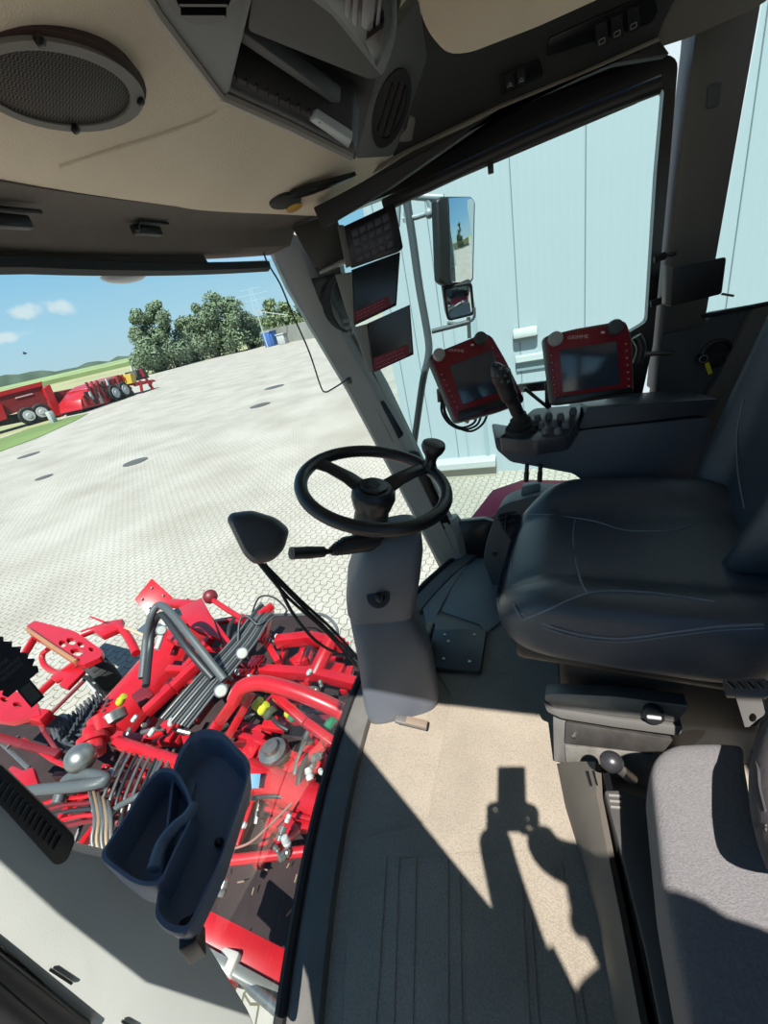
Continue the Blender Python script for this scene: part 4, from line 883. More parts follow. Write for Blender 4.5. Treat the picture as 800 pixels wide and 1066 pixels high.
m = M(); m.box((HX_-.08, (a.y+b.y)/2, (zt+GZ)/2), (.16, abs(a.y-b.y)+.15, zt-GZ), None, .01); struct(m.build('trim_29', mat('plinth_beige', (214, 206, 182), .8), smooth=0))
m = M(); q = at(508, 470, x=HX_); m.box((HX_-.02, q.y, -.4), (.05, .06, 2.6)); q2 = at(484, 430, x=HX_); m.box((HX_-.006, q2.y+.02, -.4), (.02, .02, 2.6)); struct(m.build('door_3', mat('hall_door', (168, 192, 198), .5), smooth=0))
# ---- exterior mirror set on its tube
em = thing('exterior_mirror', 'tall exterior mirror with small wide angle mirror on a tube arm', 'mirror', at(430, 465, x=2.3))
XM = 2.3; TB = mat('tube_dark', (60, 66, 70), .4)
def a23(x, y, X=XM): return at(x, y, x=X)
m = M(); m.tube([a23(423, 205), a23(430, 250), a23(437, 300), a23(446, 352), a23(446, 372), a23(440, 400), a23(430, 470), a23(424, 500)], .019, 12, 4); m.build('tube_arm', TB, em)
m = M(); m.tube([a23(421, 203), a23(440, 205), a23(462, 206)], .016, 10); m.tube([a23(420, 228), a23(434, 226), a23(446, 222)], .012, 10); m.ball(a23(447, 222), .022); m.tube([a23(446, 208), a23(450, 220)], .012); m.build('top_bracket', mat('bracket_pale', (120, 130, 134), .4), em)
m = M(); m.tube([a23(414, 236), a23(416, 200), a23(424, 206), a23(422, 232)], .012, 8); m.build('hinge_bracket', mat('bracket_pale', (120, 130, 134), .4), em)
m = M(); m.tube([a23(450, 345), a23(470, 340), a23(489, 335)], .012, 10); m.tube([a23(488, 330), a23(489, 352)], .010, 10); m.build('lower_bracket', TB, em)
# glass is turned to look back along the machine
def glassnormal(px, py, tgt):
    d = ray(px, py).normalized(); return (V(tgt).normalized()-d).normalized()
tgt = V((.30, -1, .02))
ME = (a23(480, 250), glassnormal(480, 250, (-.11, -1, -.03)))
MG = mat('mirror_silver', (220, 225, 228), .03, 1)
m = M(); m.slab(rp([(455, 208), (460, 204), (492, 204), (496, 210), (494, 292), (488, 296), (463, 297), (458, 292)], 3), ME, .05, .012, 3); m.build('housing', mat('mirror_housing', (22, 24, 26), .5), em)
m = M(); m.slab(rp([(467, 206), (490, 205), (494, 209), (492, 291), (486, 294), (469, 294)], 3), up(ME, .003), .004, .001); m.build('mirror_glass', MG, em)
MW = (a23(478, 315, 2.32), glassnormal(478, 315, (-.25, -.2, -.62)))
m = M(); m.slab(rp([(461, 299), (492, 294), (495, 328), (466, 335)], 5), MW, .06, .01, 3); m.build('wide_housing', mat('mirror_housing', (22, 24, 26), .5), em)
m = M(); m.slab(rp([(464, 302), (489, 297), (492, 326), (468, 332)], 4), up(MW, .003), .004, .001); m.build('wide_glass', MG, em)
m = M(); m.tube([a23(466, 336), a23(480, 337), a23(493, 332), a23(494, 320)], .007, 8, 4); m.build('wire_guard', TB, em)
# red fender below the door
rf = thing('fender', 'dark red sheet metal fender outside the right door', 'fender', at(540, 520, x=1.95))
PFd = (at(540, 520, x=2.0), V((-.35, .15, .92)).normalized())
m = M(); m.slab([(480, 552), (513, 510), (545, 499), (600, 500), (640, 504), (640, 560), (560, 540), (492, 560)], PFd, .03, .004); m.build('panel', mat('fender_red', (206, 52, 72), .4), rf)
m = M(); m.tube([on(x, y, up(PFd, .004)) for x, y in [(482, 551), (532, 531), (560, 506)]], .012, 8); m.build('rolled_edge', mat('fender_edge', (170, 92, 96), .5), rf)
# ---- trees
LEAF = mat('leaf', (128, 148, 114), .8, var=.35, vscale=.5); LEAF2 = mat('leaf_light', (124, 142, 92), .8, var=.3, vscale=.5); BARK = mat('bark', (92, 78, 62), .9)
def tree(name, label, base, h, w, nleaf, lm, seed, group=None, shape=1.0, ls=.5):
    rn = random.Random(seed); t = thing(name, label, 'tree', base, group); base = V(base)
    m = M(); m.tube([base, base+V((0, 0, h*.35)), base+V((w*.03, 0, h*.8))], [.035*h*.7, .02*h, .006*h], 8); m.build('trunk', BARK, t)
    blobs = []
    for i in range(26):
        z = rn.uniform(.06, .95); ww = w*.5*(1-.75*abs(z-.38)**1.3/.55)*shape; a = rn.uniform(0, 2*pi); r = rn.uniform(.15, .75)*max(ww, .3)
        blobs.append((base+V((cos(a)*r, sin(a)*r, z*h)), rn.uniform(.13, .22)*w*(1.15-z*.6)))
    vs = []; fs = []
    for i in range(nleaf):
        c, r = rn.choice(blobs); d = V((rn.gauss(0, 1), rn.gauss(0, 1), rn.gauss(0, 1))).normalized()*r*rn.uniform(.55, 1.08); p = c+d
        x = V((rn.gauss(0, 1), rn.gauss(0, 1), rn.gauss(0, 1))).normalized(); y = x.cross(d).normalized(); s = ls*rn.uniform(.5, 1.1)
        k = len(vs); vs += [p+x*s, p+y*s*.6, p-x*s, p-y*s*.6]; fs.append((k, k+1, k+2, k+3))
    me = bpy.data.meshes.new('crown'); me.from_pydata([v-base for v in vs], [], fs); me.materials.append(lm); o = bpy.data.objects.new('crown', me); COL.objects.link(o); o.parent = t
    return t
def gp(px, Y): # ground point on the bearing of pixel px at distance Y
    for py in range(300, 470):
        q = at(px, py, z=GZ)
        if q.z < 1e9 and (q-CAM).dot(ray(px, py)) > 0 and (q-CAM).length < Y: return q
    return at(px, 400, z=GZ)
TR_ = [(154, 390, 332, 42, 'dense green tree at the left end of the row behind the yard'), (174, 385, 322, 40, 'green tree second from the left in the row behind the yard'), (196, 378, 338, 40, 'low green tree in the dip of the tree row'), (218, 372, 322, 46, 'green tree right of the dip in the tree row'), (236, 366, 304, 50, 'tallest green tree of the row behind the yard'), (258, 360, 328, 36, 'green tree at the right end of the tall row')]
for i, (px, by, ty, wpx, lb) in enumerate(TR_):
    px += 11; by -= 3; ty -= 1
    b = at(px, by, z=GZ); D = (b-CAM).length
    if D > 105: b = gp(px, 100); D = (b-CAM).length
    h = (by-ty)/F*D*.93; tree('tree', lb, b, h, wpx/F*D*1.0, 11000, LEAF, 20+i, 'trees behind the yard', ls=.27)
for i, (px, lb) in enumerate([(290, 'small pale bush tree just left of the right pillar'), (304, 'small pale bush tree close against the right pillar'), (324, 'pale bush tree hidden behind the right pillar')]):
    b = gp(px, 118); tree('bush_tree', lb, b, 8.5-.5*i, 9, 1300, LEAF2, 60+i, 'small trees by the right pillar', ls=.5)
m = M()
for (x, y, h, sd_) in [(-4.4, -44, 6, 81), (-1.7, -46, 10.5, 82), (-3.3, -49, 8, 83)]:
    tree('garden_tree', {81: 'tree behind the cab seen only in the exterior mirror', 82: 'taller tree behind the cab seen only in the exterior mirror', 83: 'lowest tree behind the cab seen only in the exterior mirror'}[sd_], V((x, y, GZ)), h, h*.5, 2500, LEAF, sd_, ls=.4)
t = V((6, -38, GZ)); vs = []; fs = []; rn = random.Random(9)
for i in range(3000):
    p = V((rn.uniform(-9, 5), -38+rn.uniform(-.8, .8), GZ+rn.uniform(0, 2.6))); a = V((rn.gauss(0, 1), rn.gauss(0, 1), rn.gauss(0, 1))).normalized()*.16; b = a.orthogonal().normalized()*.12
    k = len(vs); vs += [p+a, p+b, p-a, p-b]; fs.append((k, k+1, k+2, k+3))
me = bpy.data.meshes.new('hedge'); me.from_pydata(vs, [], fs); me.materials.append(LEAF2); o = bpy.data.objects.new('hedge', me); COL.objects.link(o)
tag(o, 'green hedge behind the yard reflected in the tall exterior mirror', 'hedge', kind='stuff')
# far wooded ridge and fields
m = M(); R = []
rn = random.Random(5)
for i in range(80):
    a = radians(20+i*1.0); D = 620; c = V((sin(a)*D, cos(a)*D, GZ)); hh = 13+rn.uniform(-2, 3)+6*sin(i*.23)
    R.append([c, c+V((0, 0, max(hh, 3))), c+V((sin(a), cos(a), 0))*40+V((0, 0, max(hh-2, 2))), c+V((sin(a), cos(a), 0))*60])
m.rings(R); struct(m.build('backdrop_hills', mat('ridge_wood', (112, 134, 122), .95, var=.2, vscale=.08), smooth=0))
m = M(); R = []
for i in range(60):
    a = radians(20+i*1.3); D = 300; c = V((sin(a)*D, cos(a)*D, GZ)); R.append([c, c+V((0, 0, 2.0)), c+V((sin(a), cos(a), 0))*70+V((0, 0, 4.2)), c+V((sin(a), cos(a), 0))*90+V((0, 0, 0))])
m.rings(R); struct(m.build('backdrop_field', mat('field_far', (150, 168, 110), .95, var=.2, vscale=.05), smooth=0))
# grey yard wall, blue container, white box, lamp mast, pylon
m = M(); a = gp(277, 96); b = gp(345, 75); m.beam(a+V((0, 0, 1.4)), b+V((0, 0, 1.4)), .3, 2.8); tag(m.build('yard_wall', mat('wall_grey', (166, 166, 156), .9, var=.1, vscale=.5), smooth=0), 'grey concrete wall at the far edge of the yard beside the right pillar', 'wall')
bcn = thing('blue_container', 'small blue container at the far yard edge right of the trees', 'container', gp(284, 88)); c = gp(284, 88)
m = M(); m.box(c+V((0, 0, 1.2)), (2.0, 2.0, 2.4), None, .1); m.build('body', mat('container_blue', (70, 120, 196), .5), bcn); m = M(); m.box(c+V((0, 0, 2.5)), (2.1, 2.1, .2)); m.build('lid', mat('lid_pale', (170, 190, 210), .5), bcn)
m = M(); c = gp(296, 84); m.box(c+V((0, 0, .8)), (1.6, 1.5, 1.6), None, .1); m.box(c+V((0, 0, 1.7)), (1.8, 1.7, .2)); tag(m.build('white_tank', WHITE), 'small white box standing right of the blue container', 'box')
m = M(); c = gp(279, 86); m.cyl(c, c+V((0, 0, 6)), .12, 8, .08); m.beam(c+V((0, 0, 6)), c+V((3, -4, 4.4)), .15, .15); tag(m.build('barrier_mast', WHITE), 'white mast with slanting arm before the blue container', 'mast')
py_ = thing('pylon', 'thin lattice power pylon above the trees at the far right', 'pylon', gp(275, 300)); c = gp(275, 300)
c = V((c.x, c.y, GZ)); hp = 25; XR_ = V((c.y, -c.x, 0)).normalized()
m = M()
for s in (-1, 1):
    m.beam(c+XR_*3*s, c+XR_*.6*s+V((0, 0, hp)), .18, .18)
for k in range(9):
    z0, z1 = hp*k/9, hp*(k+1)/9; w0, w1 = 3-2.4*k/9, 3-2.4*(k+1)/9
    m.beam(c+XR_*w0+V((0, 0, z0)), c-XR_*w1+V((0, 0, z1)), .1, .1); m.beam(c-XR_*w0+V((0, 0, z0)), c+XR_*w1+V((0, 0, z1)), .1, .1)
m.build('mast', mat('pylon_grey', (150, 168, 180), .6), py_)
for z, w_ in ((.74, 7), (.86, 9), (.97, 6)):
    m = M(); m.beam(c+XR_*w_+V((0, 0, hp*z)), c-XR_*w_+V((0, 0, hp*z)), .2, .2); m.build('crossarm', mat('pylon_grey', (150, 168, 180), .6), py_)
# ---- red machines parked at the far side of the yard
def dist_plane(pxa, pya, pxb, pyb):
    a = at(pxa, pya, z=GZ); b = at(pxb, pyb, z=GZ); d = (b-a); d.z = 0; n = V((d.y, -d.x, 0)).normalized()
    if n.dot(CAM-a) < 0: n = -n
    return (a, n)
def wheel(px, py, r, pl, par, rim=WHITE, off=0):
    c = on(px, py, pl)-pl[1]*.25+pl[1]*off; c.z = GZ+r
    m = M(); m.lathe(c-pl[1]*.25, pl[1], [(r*.55, 0), (r*.9, 0), (r, .08), (r, .42), (r*.9, .5), (r*.55, .5)], 20); w_ = m.build('wheel', RUBBER, par)
    m = M(); m.lathe(c+pl[1]*.1, pl[1], [(0, .25), (r*.25, .25), (r*.3, .2), (r*.6, .2), (r*.62, 0), (0, 0)], 16); m.build('rim', rim, w_)
MR = mat('machine_red', (196, 24, 32), .4, var=.06, vscale=1, coat=.2); MRD = mat('machine_dark_red', (140, 30, 34), .5)
def slabs(par, pl, rows):
    for nm, mt, pts, front, th in rows:
        m = M(); m.slab(pts, up(pl, front), th, .02, 1); m.build(nm, mt, par)
DK = mat('machine_dark', (40, 38, 40), .7)
PT1 = dist_plane(-20, 457, 80, 428)
t1 = thing('root_harvester', 'long dark red trailed harvester at the far left of the yard', 'harvester', at(10, 448, z=GZ))
slabs(t1, PT1, [('bunker', MRD, [(-60, 424), (0, 411), (44, 400), (50, 424), (20, 428), (0, 436), (-60, 446)], 0, 2.4), ('top_rail', MR, [(-60, 420), (0, 408), (44, 397), (44, 402), (0, 413), (-60, 426)], .1, 2.6), ('front_panel', MR, [(-60, 428), (2, 420), (8, 436), (-4, 440), (-60, 452)], .2, .3), ('chassis', DK, [(-60, 446), (14, 432), (72, 420), (78, 428), (20, 440), (-60, 456)], -.3, 1.8)])
slabs(t1, PT1, [('elevator', MR, [(45, 404), (52, 400), (66, 432), (58, 433)], .5, 1.0), ('hopper', MRD, [(53, 409), (78, 404), (84, 416), (72, 426), (62, 428)], .1, 2.0), ('side_stripe', mat('stripe_pale', (214, 170, 168), .5), [(16, 414), (34, 409), (35, 410.5), (16, 415.5)], .06, .05)])
for p in [(1, 409), (19, 404), (48, 398)]:
    m = M(); a = on(p[0], p[1], PT1); m.beam(a, a+V((0, 0, .9)), .5, .5); m.build('post', MR, t1)
for q in [(30, 434), (43, 430), (76, 427)]: wheel(q[0], q[1], .72 if q[0] < 60 else .6, PT1, t1, WHITE, .3)
PT2 = dist_plane(82, 432, 160, 404)
t2 = thing('potato_harvester', 'bright red trailed harvester parked nearest the tree row', 'harvester', at(110, 424, z=GZ))
slabs(t2, PT2, [('chassis', DK, [(84, 424), (138, 406), (142, 412), (86, 430)], -.4, 1.6), ('hood', MR, [(92, 404), (100, 398), (124, 390), (132, 396), (132, 400), (96, 410)], 0, 2.2), ('body', MR, [(84, 416), (92, 405), (130, 397), (138, 404), (136, 410), (112, 420), (86, 426)], -.05, 2.2), ('rear_panel', MRD, [(126, 391), (139, 388), (142, 400), (132, 402)], 0, 2.0), ('side_stripe', mat('stripe_pale', (214, 170, 168), .5), [(104, 397), (122, 391.5), (122, 393.5), (104, 399.5)], .05, .05)])
rn = random.Random(3)
for k in range(30):
    x0 = 86+(k*1.75); y0 = 420-(k*.6)-6*(k % 3)
    m = M(); a = on(x0, y0-6+rn.uniform(-3, 3), up(PT2, .15)); b = on(x0+rn.uniform(2, 6), y0+4+rn.uniform(-3, 2), up(PT2, .15)); m.beam(a, b, .12, .18); m.build('linkage', (MR, DK, MRD, MR, WHITE)[k % 5], t2)  # dark bars among these paint in the machine's black shadow
for q in [(131, 415), (121, 418)]: wheel(q[0], q[1], .75, PT2, t2, WHITE, .4)
PT3 = dist_plane(140, 412, 170, 402)
t3 = thing('tool_frame', 'red implement frame with yellow box at the right end of the parked machines', 'implement', at(150, 408, z=GZ))
slabs(t3, PT3, [('yellow_box', mat('box_yellow', (214, 182, 70), .5), [(135, 389), (140, 388), (143, 398), (138, 399)], .2, 1.2), ('dark_tank', DK, [(141, 386), (150, 383), (156, 393), (144, 396)], 0, 1.4), ('drawbar', MR, [(140, 398), (160, 395), (163, 397), (142, 402)], .2, .3)])
for a, b in [((146, 396), (148, 408)), ((152, 394), (160, 406)), ((150, 392), (146, 384)), ((158, 396), (156, 402))]:
    m = M(); m.beam(on(*a, up(PT3, .2)), on(*b, up(PT3, .2)), .18, .2); m.build('strut', MR, t3)
m = M(); c = at(57, 440, z=GZ); m.box(c+V((0, 0, .45)), (.4, .4, .9), None, .04); tag(m.build('bollard', WHITE), 'short white bollard on the grass beside the parked harvester', 'bollard')
# small bird in the sky
m = M(); c = at(26, 368, D=60); m.ball(c, (.22, .09, .08)); m.prism([c, c+V((.3, .3, .12)), c+V((.1, .35, .1))], (0, 0, .02)); m.prism([c, c+V((-.2, -.35, .14)), c+V((-.32, -.2, .12))], (0, 0, .02)); tag(m.build('bird', DK), 'tiny dark bird in the sky above the red harvesters', 'bird')
# roof lamp edge peeping under the blind
m = M(); c = at(131, 291, y=1.22); m.ball(c+V((0, 0, .012)), (.085, .05, .022), None, 24, 10); tag(m.build('roof_lamp', mat('lamp_shell', (150, 156, 160), .3)), 'grey work lamp edge showing under the sun blind outside', 'lamp')
# ================================================================== HARVESTING HEADER IN FRONT OF THE CAB
hd_ = thing('harvester_header', 'large red harvesting header with hoses and steel pipes in front of the cab', 'header', at(220, 760, z=GZ+.02))
DUST = mat('soil_plate', (52, 30, 30), .85, var=.35, vscale=6, bump=.5, bscale=30)
HOSE = mat('hose_black', (34, 35, 38), .5); HOSEG = mat('hose_grey', (92, 96, 98), .45, bump=.3, bscale=120, kind='wave'); PIPE = mat('pipe_steel', (176, 174, 168), .35, .8, var=.12, vscale=20)
DEEPRED = mat('deep_red', (128, 24, 34), .5, var=.1, vscale=6)  # second, darker red used on some header parts
SC = .55
def A(p): return at(p[0], p[1], z=p[2])
def hbeam(nm, pts, w, h, mt=RED, bev=.012, par=hd_):
    P = [A(p) for p in pts]; m = M()
    for a, b in zip(P, P[1:]): m.beam(a, b, w*SC, h*SC, bevel=min(bev, .006))
    return m.build(nm, mt, par)
def htube(nm, pts, r, mt=RED, n=14, sm=5, par=hd_):
    m = M(); m.tube([A(p) for p in pts], r*SC, n, sm); return m.build(nm, mt, par, 60)
def hplate(nm, px, z, th, mt=RED, tilt=(0, 0, 1), bev=.006, par=hd_, holes=None):
    c = (sum(p[0] for p in px)/len(px), sum(p[1] for p in px)/len(px)); pl = (at(c[0], c[1], z=z), V(tilt).normalized()); m = M()
    if holes: plate(m, px, holes, pl, th)
    else: m.slab(px, pl, th, bev)
    return m.build(nm, mt, par, 30)
# dark soil-covered floor plates
hplate('floor_plate', [(196, 1010), (236, 880), (262, 760), (300, 720), (372, 690), (384, 745), (345, 830), (318, 950), (296, 1040)], -1.35, .05, DUST)
hplate('floor_plate', [(120, 760), (190, 650), (250, 640), (330, 640), (372, 690), (300, 720), (262, 780), (170, 900), (100, 860)], -1.55, .05, DUST)
hplate('floor_plate', [(-40, 760), (10, 735), (62, 745), (120, 770), (110, 880), (20, 860), (-40, 820)], -1.5, .05, DUST)
# near red apron with aluminium edge, cylinder and lamp
PAp = (at(250, 985, z=-.95), V((-.05, -.45, .9)).normalized())
m = M(); m.slab([(214, 945), (302, 990), (330, 1010), (300, 1035), (203, 980)], PAp, .03, .006); m.build('apron', RED, hd_, 30)
m = M(); m.beam(on(197, 983, up(PAp, .01)), on(310, 1045, up(PAp, .01)), .035, .02, bevel=.004); m.beam(on(196, 990, PAp), on(306, 1052, PAp), .015, .02); m.build('aluminium_edge', mat('aluminium', (206, 206, 202), .3, .7), hd_)
m = M(); m.tube([A((245, 1008, -1.0)), A((264, 1030, -1.0)), A((290, 1052, -1.0))], .02, 12); m.build('ram', PIPE, hd_)
m = M(); m.box(A((238, 1003, -.96)), (.07, .09, .07), None, .01); m.build('sensor', mat('sensor_pale', (214, 206, 200), .5), hd_)
m = M(); m.box(A((240, 1013, -1.0)), (.09, .07, .08), None, .01); m.build('sensor_mount', RED, hd_)
# cross pipe, roller, beam frame near the cab
htube('cross_pipe', [(205, 899, -1.05), (262, 893, -1.05), (334, 884, -1.05)], .045)
htube('roller', [(258, 806, -1.15), (300, 822, -1.15), (350, 846, -1.15)], .165, RED, 22)
m = M(); q = A((263, 813, -1.0)); m.box(q, (.08, .07, .012), frame((q, (CAM-q).normalized())), .002); m.build('decal', mat('decal_blue', (120, 170, 200), .5), hd_)
hbeam('roller_arm', [(276, 842, -1.12), (345, 858, -1.12)], .04, .05)
htube('arch_beam', [(244, 730, -.75), (252, 716, -.68), (272, 711, -.66), (305, 719, -.68), (340, 733, -.74), (378, 752, -.85)], .085, RED, 18)
hbeam('diagonal_brace', [(286, 724, -.78), (318, 752, -.85), (362, 784, -.95)], .085, .10)
hbeam('diagonal_brace', [(246, 728, -.8), (228, 752, -.95), (208, 786, -1.1)], .07, .12)
hbeam('diagonal_brace', [(262, 722, -.8), (250, 745, -.95), (236, 770, -1.1)], .05, .09)
hbeam('tie_bar', [(240, 762, -1.15), (290, 780, -1.15), (318, 792, -1.15)], .07, .08)
hbeam('tie_bar', [(232, 775, -1.2), (300, 800, -1.2)], .05, .06)
hbeam('tie_bar', [(318, 752, -1.2), (345, 800, -1.2)], .06, .08)
hbeam('tie_bar', [(290, 745, -1.25), (262, 800, -1.25)], .05, .08)
hplate('gear_cover', [(270, 772), (298, 768), (308, 800), (290, 806), (266, 800)], -1.15, .10, RED)
m = M(); q = A((285, 784, -1.08)); m.lathe(q, (0, 0, 1), [(.09, 0), (.085, .03), (.05, .04), (.045, .07), (0, .075)], 18); m.build('hub_cap', PIPE, hd_)
# right hand frame behind the column
hbeam('top_beam', [(288, 668, -1.0), (322, 664, -1.0), (358, 672, -1.0)], .14, .16)
hbeam('top_beam', [(272, 698, -1.05), (330, 702, -1.05), (372, 712, -1.05)], .12, .15)
htube('lift_ram', [(346, 665, -.95), (336, 685, -1.0), (328, 702, -1.05)], .10, RED, 18)
hbeam('link', [(282, 634, -1.0), (274, 668, -1.05)], .10, .12)
hbeam('link', [(268, 652, -1.05), (290, 690, -1.1)], .09, .12)
hbeam('link', [(300, 668, -1.15), (290, 700, -1.15)], .07, .12)
hbeam('link', [(326, 668, -1.2), (318, 706, -1.2)], .08, .12)
hbeam('link', [(255, 660, -1.1), (280, 656, -1.1)], .10, .12)
hbeam('post', [(270, 640, -.9), (284, 630, -.85)], .08, .10)
htube('crosstube', [(218, 622, -1.0), (236, 634, -1.0), (254, 645, -1.0)], .045)
m = M(); m.ball(A((219, 621, -.98)), .07); m.build('tube_end', DEEPRED, hd_)
hbeam('link', [(176, 628, -1.1), (208, 630, -1.1)], .16, .10)
hplate('bracket_plate', [(186, 632), (210, 622), (222, 645), (228, 664), (205, 656), (196, 650)], -1.05, .05, RED)
hbeam('frame_beam', [(214, 640, -1.1), (238, 672, -1.15)], .12, .12)
hbeam('frame_beam', [(222, 662, -1.1), (206, 682, -1.15), (190, 700, -1.2)], .10, .14)
hbeam('frame_beam', [(208, 690, -1.0), (180, 716, -1.05), (152, 742, -1.1)], .12, .14)
hbeam('frame_beam', [(200, 676, -1.15), (176, 664, -1.15)], .09, .10)
# red drum hood with marker plate
pl = (at(165, 700, z=-1.2), V((-.35, -.15, .9)).normalized())
m = M(); R = []
a = A((116, 762, -1.45)); b = A((204, 656, -1.35)); d = (b-a).normalized(); s = d.cross(V((0, 0, 1))).normalized(); n = s.cross(d)
for t in (0, .35, .7, 1): R.append([a.lerp(b, t)+s*(cos(x)*.23)+n*(sin(x)*.22) for x in [pi*k/10 for k in range(11)]])
m.rings(R); m.build('drum_hood', RED, hd_, 60)
m = M(); m.slab(rp([(140, 624), (158, 602), (180, 622), (156, 643)], 1), facing(160, 622, 6.2, (.1, .25, .5)), .02, .004); mk = m.build('marker_plate', RED, hd_)
for px, py in [(158, 612), (170, 620), (148, 624), (156, 633)]:
    m = M(); q = on(px, py, facing(160, 622, 6.19, (.1, .25, .5))); m.ball(q, .018); m.build('bolt', PIPE, mk)
hplate('step_plate', [(140, 658), (154, 646), (170, 650), (160, 662)], -1.1, .03, mat('blue_grey_plate', (82, 98, 112), .5))
hbeam('guard_strip', [(130, 653, -1.1), (156, 664, -1.1)], .05, .03, mat('strip_pale', (214, 190, 160), .5))
htube('transport_tube', [(122, 773, -1.0), (150, 782, -1.0), (196, 797, -1.0)], .075, RED, 18)
htube('white_hose', [(170, 650, -.95), (174, 640, -.9), (168, 662, -1.0), (163, 676, -1.05)], .04, mat('hose_white', (214, 218, 212), .5))
# big corrugated hoses
htube('corrugated_hose', [(148, 706, -1.0), (152, 668, -.85), (158, 640, -.65), (166, 630, -.6), (178, 638, -.6), (200, 665, -.7), (234, 708, -.9)], .054, HOSEG, 14, 8)
htube('corrugated_hose', [(152, 714, -1.0), (156, 676, -.9), (160, 650, -.75), (168, 640, -.66), (176, 648, -.66), (196, 676, -.75), (222, 706, -.9)], .05, HOSE, 12, 8)
htube('looped_hose', [(60, 836, -1.0), (70, 812, -.95), (92, 806, -.9), (110, 812, -.9), (84, 818, -.9), (40, 822, -1.0), (10, 826, -1.05)], .06, HOSEG, 12, 8)
htube('looped_hose', [(100, 870, -1.0), (120, 842, -.95), (150, 824, -.9), (160, 806, -.95), (166, 790, -1.0)], .03, HOSEG, 10, 8)
htube('looped_hose', [(262, 640, -.9), (270, 622, -.75), (285, 622, -.75), (298, 634, -.8), (296, 640, -.85)], .014, HOSE, 8, 8)
htube('looped_hose', [(286, 640, -.9), (312, 640, -.85), (336, 640, -.85), (350, 652, -.9), (352, 668, -1.0)], .022, HOSEG, 8, 8)
htube('looped_hose', [(248, 668, -.9), (250, 646, -.8), (258, 642, -.8), (268, 650, -.85), (276, 646, -.85)], .02, HOSE, 8, 8)
htube('looped_hose', [(240, 884, -1.0), (262, 876, -1.0), (290, 850, -1.0), (304, 836, -1.0)], .012, mat('hose_brown', (120, 78, 70), .6), 8, 8)
# bundles of steel pipes and hoses
rn = random.Random(11)
for k in range(9):
    o = k*3.4; mt = (PIPE, HOSE, HOSEG)[k % 3]
    htube('hydraulic_line', [(168+o, 748+o*.35, -.98), (205+o*.9, 706+o*.3, -.92), (244+o*.75, 664+o*.25, -.9), (262+o*.6, 640+o*.3, -.88), (272+o*.5, 628+o*.5, -.9)], .018+.004*(k % 2), mt, 8, 4)
for k in range(8):
    x = 114+k*7; htube('steel_pipe', [(x+18, 778+k*.5, -1.0), (x+6, 800+k, -.95), (x-6, 830+k*1.5, -.95), (x-14+k, 866, -1.05)], .018, (PIPE, PIPE, HOSE)[k % 3], 8, 4)
for k in range(7):
    y = 822+k*6; htube('hydraulic_line', [(20+k*4, y+8, -1.1), (50+k*6, y-2, -1.05), (84+k*5, y-6, -1.0), (112+k*3, y-24, -.98)], .024, (DEEPRED, HOSE, RED)[k % 3], 8, 4)
for k in range(5):
    htube('steel_pipe', [(92+k*5, 818+k*4, -.95), (99+k*4, 850, -.92), (96+k*5, 876, -.95), (104+k*4, 900, -1.0)], .02, PIPE if k % 2 == 0 else mat('pipe_tan', (190, 160, 130), .4, .4), 8, 4)
# motors, gauges, couplings
m = M(); q = A((84, 789, -.85)); m.ball(q, (.085, .09, .08), None, 20, 14); m.build('accumulator', PIPE, hd_)
m = M(); q = A((97, 770, -.95)); m.lathe(q, (.5, .5, .3), [(.0, -.1), (.065, -.1), (.07, -.03), (.095, -.03), (.095, .01), (.065, .02), (.055, .08), (0, .08)], 18); m.build('hydraulic_motor', RED, hd_)
m = M(); q = A((106, 756, -.95)); m.lathe(q, (.5, .5, .3), [(0, -.06), (.08, -.06), (.085, .05), (.045, .07), (0, .07)], 18); m.build('hydraulic_motor', RED, hd_)
m = M(); q = A((118, 747, -.95)); m.lathe(q, (.4, .5, .7), [(.055, -.04), (.085, -.03), (.085, .03), (.055, .04)], 20); m.build('clamp_ring', PIPE, hd_)
for px, py in [(252, 680), (230, 719), (168, 656)]:
    m = M(); q = A((px, py, -.75)); n = (CAM-q).normalized(); m.lathe(q, n, [(.042, -.03), (.042, .01), (.036, .015), (0, .015)], 18); g_ = m.build('gauge', STEEL, hd_)
    m = M(); m.lathe(q+n*.0155, n, [(.032, 0), (0, .002)], 18); m.build('dial', mat('dial_grey', (150, 150, 144), .5), g_)
YG = mat('coupling_yellow', (206, 206, 50), .5); GN = mat('coupling_green', (40, 130, 90), .5)
for px, py, mt in [(268, 733, YG), (274, 738, YG), (280, 743, mat('coupling_dark', (60, 66, 50), .5)), (302, 741, YG), (306, 745, GN), (344, 753, GN), (126, 729, YG)]:
    m = M(); q = A((px, py, -.95)); m.lathe(q, (.3, -.6, .6), [(.0, -.03), (.026, -.03), (.03, 0), (.024, .01), (.024, .045), (0, .05)], 14); m.build('coupling', mt, hd_)
for p, q in [((306, 744), (340, 758)), ((310, 750), (344, 766)), ((282, 746), (300, 760))]: htube('coupling_hose', [(p[0], p[1], -.98), ((p[0]+q[0])/2, (p[1]+q[1])/2+2, -.98), (q[0], q[1], -1.0)], .025, HOSE, 10, 3)
